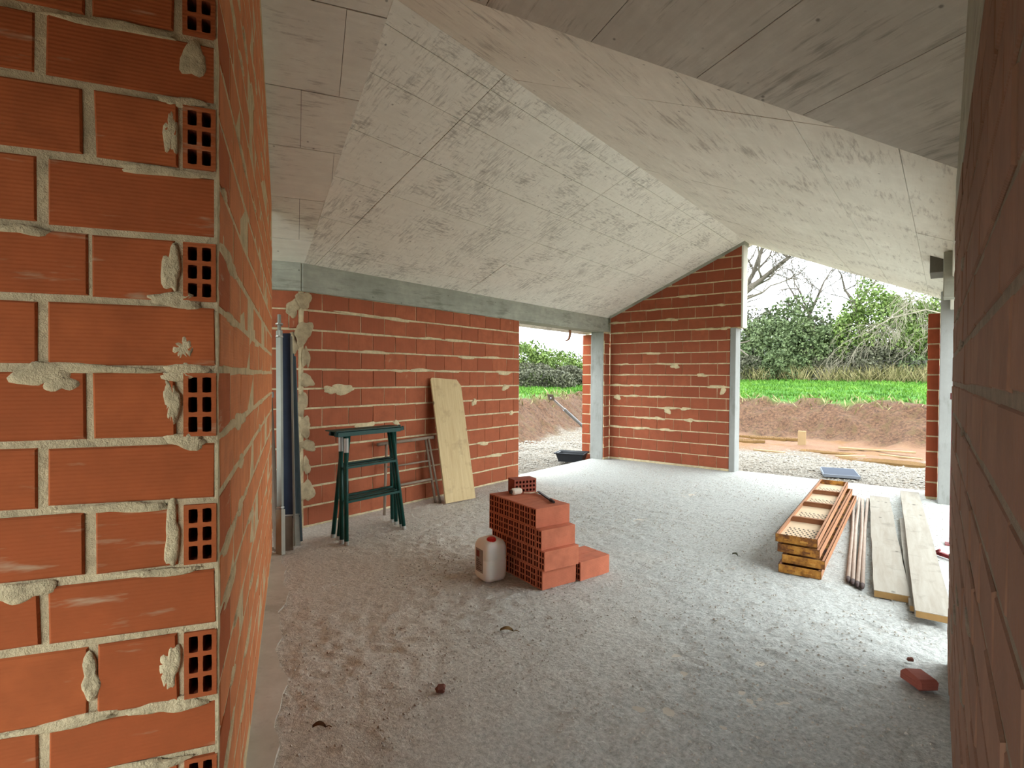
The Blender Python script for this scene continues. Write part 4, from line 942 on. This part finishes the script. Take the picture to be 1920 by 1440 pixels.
# ---- boards
def mat_wood(name, c1, c2, dark, axis=(1.5, 26, 26), knots=True):
    n = NB(name, 0.85); v = n.coord('Object', axis, True); v0 = n.coord('Object', (1, 1, 1), True)
    g = n.noise(v, 1.4, 6, 0.65, 0.6); c = n.mix(n.mask(g, 0.3, 0.7), c1, c2)
    st = n.mask(n.noise(v0, 5, 5, 0.7), 0.55, 0.72); c = n.mix(n.math('MULTIPLY', st, 0.55), c, dark)
    if knots: c = n.mix(n.mask(n.vor(n.coord('Object', (3, 5, 5), True), 1.0), 0.11, 0.05), c, tuple(x * .55 for x in dark[:3]) + (1,))
    n.color(c); n.bump(g, 0.3, 0.004); return n.m
M['board'] = mat_wood('plywood', lin(202, 180, 138), lin(182, 158, 116), lin(146, 124, 92))
M['plank'] = mat_wood('cement_stained_plank', lin(152, 146, 134), lin(134, 125, 112), lin(98, 90, 80), (1.2, 14, 14))
M['plank_end'] = mat_plain('sawn_end', lin(164, 130, 82), 0.15, 30)
# shuttering board leaning on the wall, clipped top corner
b0 = Vector((-4.835, 4.81, 0.0)); b1 = Vector((-4.765, 5.262, 0.0)); t0 = Vector((-5.165, 4.925, 1.56))
ux = (b1 - b0).normalized(); uz = (t0 - b0); Lb = uz.length; uz = (uz - ux * uz.dot(ux)).normalized(); uy = uz.cross(ux); W = 0.47
fb = Matrix(((uz.x, ux.x, uy.x, b0.x), (uz.y, ux.y, uy.y, b0.y), (uz.z, ux.z, uy.z, b0.z), (0, 0, 0, 1)))
mb = MB(); poly = [(0, 0), (0, W), (1.49, W + .03), (1.575, W - .045), (1.59, 0.09)]; poly = [(0, 0), (0, W), (1.48, W), (1.565, W - .06), (1.59, 0.02), (1.57, 0)]
if area(poly) < 0: poly = poly[::-1]
mb.prism(poly, -0.012, 0.012)
tag(mb.build('shuttering_board', M['board'], None, Matrix.Translation((0, 0, 0.012)) @ fb), 'tall pale wooden shuttering board leaning against the brick wall', 'board')
# ---- planks lying on the right
def plank(p, q, w, th, label, z=0.003, tiltend=0.0):
    p = Vector(p); q = Vector(q); d = (q - p); L = d.length; d.normalize(); a = math.atan2(d.y, d.x)
    root = empty('plank', (p.x, p.y, z), a); tag(root, label, 'plank', 'timber planks along the open right side')
    mb = MB(); n = 14; r = random.Random(label); up = []; lo = []
    prev = [r.uniform(-.004, .004) for _ in range(n + 1)]
    V = []
    for i in range(n + 1):
        x = L * i / n; cup = 0.004 * math.sin(i * 0.8)
        for yy, zz in ((-w / 2 + prev[i], 0), (w / 2 + prev[i], 0), (w / 2 + prev[i], th + cup), (-w / 2 + prev[i], th + cup)): V.append((x, yy, zz))
    Fs = [(4 * i + j, 4 * i + (j + 1) % 4, 4 * i + 4 + (j + 1) % 4, 4 * i + 4 + j)[::-1] for i in range(n) for j in range(4)] + [(0, 1, 2, 3), (4 * n + 3, 4 * n + 2, 4 * n + 1, 4 * n)]
    new_obj('board', V, [f[::-1] for f in Fs], M['plank'], root, root.matrix_world)
    mb = MB(); mb.box((-0.003, -w / 2 + .004, .003), (0.0, w / 2 - .004, th - .003)); mb.build('sawn_end', M['plank_end'], root, root.matrix_world); return root
plank((-0.285, 4.785, 0), (-0.66, 8.62, 0), 0.215, 0.05, 'wide cement-stained plank lying flat between the thin rods and the other planks')
plank((-0.125, 4.64, 0), (-0.34, 7.5, 0), 0.10, 0.04, 'narrow plank half hidden under the rightmost plank')
plank((-0.035, 4.43, 0), (-0.36, 9.05, 0), 0.20, 0.045, 'rightmost long pale plank lying on the narrow one', z=0.045)
# ---- thin rods
M['rod'] = mat_plain('grey_stick', lin(160, 142, 128), 0.25, 10, 0.8); M['rod_tip'] = mat_plain('rod_tip', lin(62, 48, 44), 0.2)
for i, (a, b) in enumerate([((-0.572, 4.94), (-0.93, 8.42)), ((-0.538, 4.90), (-0.87, 8.5)), ((-0.503, 4.865), (-0.83, 8.43)), ((-0.470, 4.845), (-0.775, 8.5))]):
    root = empty('pointed_rod', (*a, 0)); tag(root, ('leftmost', 'second from left', 'third from left', 'rightmost')[i] + ' of four thin grey pointed rods lying side by side', 'rod', 'thin rods between the metal decks and the wide plank')
    d = Vector((b[0] - a[0], b[1] - a[1], 0)).normalized(); A = Vector((*a, .021)); B = Vector((*b, .021)); mid = (A + B) / 2 + Vector(((-1) ** i * .012, 0, .002))
    mb = MB(); mb.tube([A + d * .1, mid, B], .0165, 8); mb.build('shaft', M['rod'], root, Matrix(), True)
    mb = MB(); mb.tube([A, A + d * .03, A + d * .1], [.006, .014, .0165], 8); mb.build('tip', M['rod_tip'], root, Matrix(), True)
# ---- stack of perforated steel scaffold decks, turned upside down
def mat_rusty():
    n = NB('ochre_deck_paint', 0.7); v = n.coord('Object', offset_random=True); a = n.noise(v, 7, 6, 0.7)
    n.color(n.ramp(a, [(0.32, lin(70, 44, 30)), (0.44, lin(122, 78, 40)), (0.54, lin(178, 124, 52)), (0.7, lin(206, 158, 84))])); n.bump(a, 0.3, 0.004); return n.m
M['deck'] = mat_rusty(); M['deck_dusty'] = mat_plain('dusty_deck', lin(202, 178, 148), 0.22, 7, 0.85); M['slot'] = mat_plain('slot_dark', lin(56, 46, 40), 0.2)
M['deck_brown'] = mat_plain('brown_deck_side', lin(150, 104, 72), 0.35, 5, 0.75)
def deck(p, q, z, label, w=0.31, h=0.066, top=False):
    p = Vector(p); q = Vector(q); d = q - p; L = d.length; a = math.atan2(d.y, d.x); root = empty('scaffold_deck', (p.x, p.y, z), a); mw = root.matrix_world
    tag(root, label, 'scaffold deck', 'perforated steel scaffold decks in a stack')
    mb = MB(); mb.box((0.01, -w / 2 + .004, 0.008), (L - .01, w / 2 - .004, 0.012)); pl = mb.build('perforated_plate', M['deck_dusty'] if top else M['deck'], root, mw)
    for sgn in (-1, 1):
        mb = MB(); y0 = sgn * w / 2; mb.box((0, min(y0, y0 - sgn * .005), 0), (L, max(y0, y0 - sgn * .005), h)); mb.box((0, min(y0, y0 - sgn * .022), h - .004), (L, max(y0, y0 - sgn * .022), h)); mb.build('side_rail', M['deck_brown'], root, mw)
    for xe in (0, L - .006):
        mb = MB(); mb.box((xe, -w / 2, 0), (xe + .006, w / 2, h)); mb.build('end_plate', M['deck'], root, mw)
        for ya, yb in ((-w * .28, -w * .1), (w * .1, w * .28)): mb = MB(); mb.box((xe - .016, ya, h * .35), (xe + .02, yb, h * .5)); mb.build('hook', M['deck'], root, mw)
    if top:
        for k in range(1, 4):
            mb = MB(); x = L * k / 4; mb.box((x - .004, -w / 2 + .005, .012), (x + .004, w / 2 - .005, h - .004)); mb.box((x - .02, -w / 2 + .005, h - .008), (x + .02, w / 2 - .005, h - .004)); mb.build('cross_rib', M['deck_brown'], root, mw)
        mb = MB(); rows = 7
        for bay in range(4):
            x0 = L * bay / 4 + .06; x1 = L * (bay + 1) / 4 - .26
            nx = int((x1 - x0) / .052)
            for i in range(nx):
                for j in range(rows):
                    x = x0 + .2 * (0 if bay else .3) + i * .052; y = -w / 2 + .045 + j * (w - .09) / (rows - 1) + (0.008 if i % 2 else -0.008)
                    mb.box((x - .013, y - .0065, .012), (x + .013, y + .0065, .0132))
        s_ = mb.build('slot', M['slot'], pl, mw); s_['kind'] = 'stuff'
DK = 'perforated steel scaffold deck'
deck((-0.905, 4.90), (-1.075, 7.92), 0.002, 'lowest rusty ' + DK + ' of the stack on the floor')
deck((-0.885, 4.93), (-1.0, 7.95), 0.078, 'second lowest ochre ' + DK + ' in the stack')
deck((-0.925, 4.95), (-1.045, 7.96), 0.154, 'third ochre ' + DK + ' from the floor in the stack')
deck((-0.945, 4.965), (-1.095, 7.98), 0.232, 'topmost upturned ' + DK + ' showing its ribs and slots', top=True)
# spacer blocks between decks
for i, (x, y, z) in enumerate([(-0.9, 5.0, 0.069)]):
    pass
# ---- props and rails in the corner behind the partition
def lean(p, q, name, label, cat, build):
    root = empty(name, p); tag(root, label, cat, 'steel props leaning in the corner'); build(root, Vector(p), Vector(q)); return root
M['alu'] = mat_plain('pale_aluminium', lin(128, 128, 118), 0.15, 8, 0.45, 0.1, 0.3); M['navy'] = mat_plain('navy_paint', lin(32, 40, 56), 0.35, 9, 0.5, 0.1)
M['grey_blue'] = mat_plain('grey_blue_paint', lin(72, 84, 88), 0.3, 9, 0.6, 0.1); M['brown_steel'] = mat_plain('brown_steel', lin(112, 96, 82), 0.3, 9, 0.6); M['grey_steel'] = mat_plain('cement_grey_steel', lin(158, 154, 142), 0.2, 9, 0.7)
def up(p, q, k): return p + (q - p) * k
def b_rail(root, p, q):
    I = Matrix(); mb = MB(); mb.bar(up(p, q, .16), up(p, q, .93), .03, .05, (1, .4, 0)); mb.build('outer_tube', M['alu'], root, I)
    mb = MB(); mb.bar(p, up(p, q, .18), .05, .06, (1, .4, 0)); mb.build('foot_tube', M['grey_steel'], root, I)
    mb = MB(); mb.tube([up(p, q, .9), q], .017, 10); mb.build('inner_tube', M['alu'], root, I)
    for k in (.185, .90, .955): mb = MB(); mb.tube([up(p, q, k), up(p, q, k + .006)], .034, 12); mb.build('collar', M['steel_worn'], root, I)
lean((-4.60, 2.535, 0), (-4.945, 2.71, 2.16), 'steel_prop', 'pale telescopic metal prop leaning at the partition end, leftmost of the bundle', 'prop', b_rail)
def b_chan(mat, edge, w, foot):
    def f(root, p, q):
        I = Matrix(); side = Vector((0.62, 0.78, 0)); n = side.cross((q - p).normalized())
        mb = MB(); mb.bar(up(p, q, .14), q, w, .03, n); mb.build('web', M[mat], root, I)
        mb = MB(); s2 = side * (w / 2 + .008) + n * 0.012; mb.bar(up(p, q, .02) + s2, up(p, q, .985) + s2, .014, .05, n); mb.build('flange', M[edge], root, I)
        mb = MB(); mb.bar(p, up(p, q, .15), w * .8, .035, n); mb.build('foot', M[foot], root, I)
        c = up(p, q, .155); mb = MB(); mb.bar(c - side * w * .6, c + side * w * .6, .012, .05, n); mb.build('clip', M['steel_worn'], root, I)
    return f
lean((-4.66, 2.65, 0), (-4.985, 2.80, 1.99), 'steel_beam', 'dark navy steel channel with a bright edge, in the middle of the leaning bundle', 'beam', b_chan('navy', 'alu', .085, 'brown_steel'))
lean((-4.74, 2.78, 0), (-5.06, 2.895, 1.80), 'steel_beam', 'grey-blue steel channel, rightmost of the leaning bundle', 'beam', b_chan('grey_blue', 'grey_blue', .06, 'grey_steel'))
def b_post(root, p, q):
    I = Matrix(); mb = MB(); mb.tube([p, up(p, q, .7)], .03, 10); mb.build('outer_tube', M['brown_steel'], root, I); mb = MB(); mb.tube([up(p, q, .68), q], .022, 10); mb.build('inner_tube', M['brown_steel'], root, I)
    mb = MB(); mb.tube([up(p, q, .69), up(p, q, .715)], .042, 12); mb.build('collar', M['steel_worn'], root, I)
    mb = MB(); mb.box((-.06, -.06, 0), (.06, .06, .008), Matrix.Translation(p)); mb.build('base_plate', M['brown_steel'], root, I)
lean((-4.78, 2.60, 0), (-5.02, 2.62, 2.0), 'steel_prop', 'brown steel prop standing in the shadow behind the leaning bundle', 'prop', b_post)
# ---- red prop beyond the right wall
rp = empty('red_prop', (0.075, 6.75, 0)); tag(rp, 'dark red adjustable steel prop standing just beyond the right wall', 'prop')
M['red_steel'] = mat_plain('dark_red_paint', lin(120, 44, 46), 0.3, 12, 0.55)
mb = MB(); mb.tube([(0.075, 6.75, 0.008), (0.075, 6.75, 1.45)], .03, 12); mb.build('outer_tube', M['red_steel'], rp, Matrix(), True)
mb = MB(); mb.tube([(0.075, 6.75, 1.4), (0.075, 6.75, 2.465)], .024, 12); mb.build('inner_tube', M['red_steel'], rp, Matrix(), True)
mb = MB(); mb.box((0.015, 6.69, 0.002), (0.135, 6.81, .010)); mb.build('base_plate', M['red_steel'], rp, Matrix())
mb = MB(); mb.tube([(0.075, 6.75, 1.40), (0.075, 6.75, 1.46)], .042, 12); mb.build('collar', M['red_steel'], rp, Matrix())
# small red clamp lying by the wall end
cl = empty('red_clamp', (0.0, 6.2, 0)); tag(cl, 'small red steel clamp lying on the floor beside the rightmost plank', 'clamp')
mb = MB(); mb.bar((-0.04, 6.25, .03), (0.10, 6.12, .03), .03, .03); mb.build('jaw', M['red_steel'], cl, Matrix())
mb = MB(); mb.tube([(-0.04, 6.25, .03), (-0.05, 6.20, .05), (-0.02, 6.16, .08)], .01, 8); mb.build('lever', M['red_steel'], cl, Matrix())
# ---- broken brick piece by the right wall
def lump(name, loc, rz, dims, mat, label, cat, seed, bev=0.012):
    r = random.Random(seed); mb = MB(); a, b, c = dims
    mb.cbox((-a / 2, -b / 2, 0), (a / 2, b / 2, c), bev); V = [(x + r.uniform(-.006, .006), y + r.uniform(-.006, .006), max(0, z + r.uniform(-.005, .005))) for x, y, z in mb.v]
    o = new_obj(name, V, mb.f, mat, None, Matrix.Translation(loc) @ Matrix.Rotation(rz, 4, 'Z')); tag(o, label, cat); return o
lump('brick_fragment', (-0.085, 3.555, 0.0), math.radians(-50), (0.13, 0.11, 0.06), mat_brick('fragment_clay', lin(150, 84, 70), lin(150, 84, 70), lin(170, 130, 110), 0.8), 'broken reddish brick piece on the floor at the foot of the right wall', 'brick piece', 4)
# ---- dry leaves, twig and clods on the screed
M['dead_leaf'] = mat_plain('dead_leaf', lin(96, 66, 44), 0.35, 40); M['clod'] = mat_plain('reddish_clod', lin(110, 66, 54), 0.3, 40)
def leaf(loc, rz, L, label, mat):
    V = []; n = 8
    for i in range(n + 1):
        t = i / n; w = L * 0.22 * math.sin(math.pi * min(1, t * 1.02)) ** 0.8; x = (t - .5) * L; z = 0.006 + 0.012 * math.sin(t * 3.1)
        V += [(x, -w, z + .008), (x, 0, z), (x, w, z + .010), (x, -w, z + .005), (x, 0, z - .003), (x, w, z + .007)]
    Fs = []
    for i in range(n):
        a = 6 * i; b = a + 6; Fs += [(a, a + 1, b + 1, b), (a + 1, a + 2, b + 2, b + 1), (a + 3, b + 3, b + 4, a + 4), (a + 4, b + 4, b + 5, a + 5), (a, b, b + 3, a + 3), (a + 2, a + 5, b + 5, b + 2)]
    root = empty('dry_leaf', loc, rz); tag(root, label, 'leaf'); new_obj('blade', V, Fs, mat, root, root.matrix_world, True)
    mb = MB(); mb.tube([(L * .45, 0, .006), (L * .7, .006, .010), (L * .95, .0, .006)], .0022, 5); mb.build('stalk', mat, root, root.matrix_world)
leaf((-2.13, 2.66, 0.0), 0.55, 0.085, 'curled yellow-brown dry leaf with stalk in front of the brick stack', mat_plain('yellow_leaf', lin(132, 106, 66), 0.35, 40))
leaf((-2.2, 1.395, 0.0), 0.7, 0.06, 'dark brown dry leaf on the floor near the partition', M['dead_leaf'])
leaf((-1.46, 5.09, 0.0), -0.4, 0.06, 'dark dry leaf on the floor left of the scaffold decks', mat_plain('dark_leaf', lin(66, 70, 50), 0.3, 40))
lump('clod', (-1.98, 1.94, 0), 0.9, (0.05, 0.04, 0.035), M['clod'], 'small reddish brown clod on the floor between the leaves', 'clod', 5, 0.01)
lump('clod', (-0.135, 3.82, 0), 0.3, (0.035, 0.025, 0.02), M['clod'], 'tiny dark clod beyond the broken brick piece', 'clod', 6, 0.006)
# loose grit on the screed
nG = 14000
gx = RNG.uniform(-5.0, 0.0, nG); gy = RNG.uniform(0.6, 9.2, nG); k = (np.abs(vnoise(gx * 1.3, gy * 1.3, 77)) > 0.3); gx, gy = gx[k], gy[k]; nG = len(gx)
ok = ((gx + 1.41) * 0.5 + (gy - 0.61) * 0.866) > 0.12; gx, gy = gx[ok], gy[ok]; nG = len(gx); gs = RNG.uniform(0.0025, 0.009, nG) ** 1.0
base = np.array([(1, 0, .3), (-1, 0, .3), (0, 1, .3), (0, -1, .3), (0, 0, 1.2), (0, 0, -.6)]); Fq = np.array([(0, 2, 4), (2, 1, 4), (1, 3, 4), (3, 0, 4)])
P = base[None] * gs[:, None, None] * RNG.uniform(0.6, 1.4, (nG, 6, 1)); P[..., 0] += gx[:, None]; P[..., 1] += gy[:, None]
me = bpy.data.meshes.new('grit'); me.from_pydata(P.reshape(-1, 3).tolist(), [], (Fq[None] + (np.arange(nG) * 6)[:, None, None]).reshape(-1, 3).tolist()); me.update()
nn = NB('grit_mat', 0.95); nn.color(nn.mix(nn.noise(nn.coord('World'), 40, 1), lin(148, 140, 128), lin(212, 206, 194))); me.materials.append(nn.m)
o = bpy.data.objects.new('grit', me); COL.objects.link(o); o['kind'] = 'stuff'; o['label'] = 'loose grit scattered over the rough screed floor'; o['category'] = 'grit'
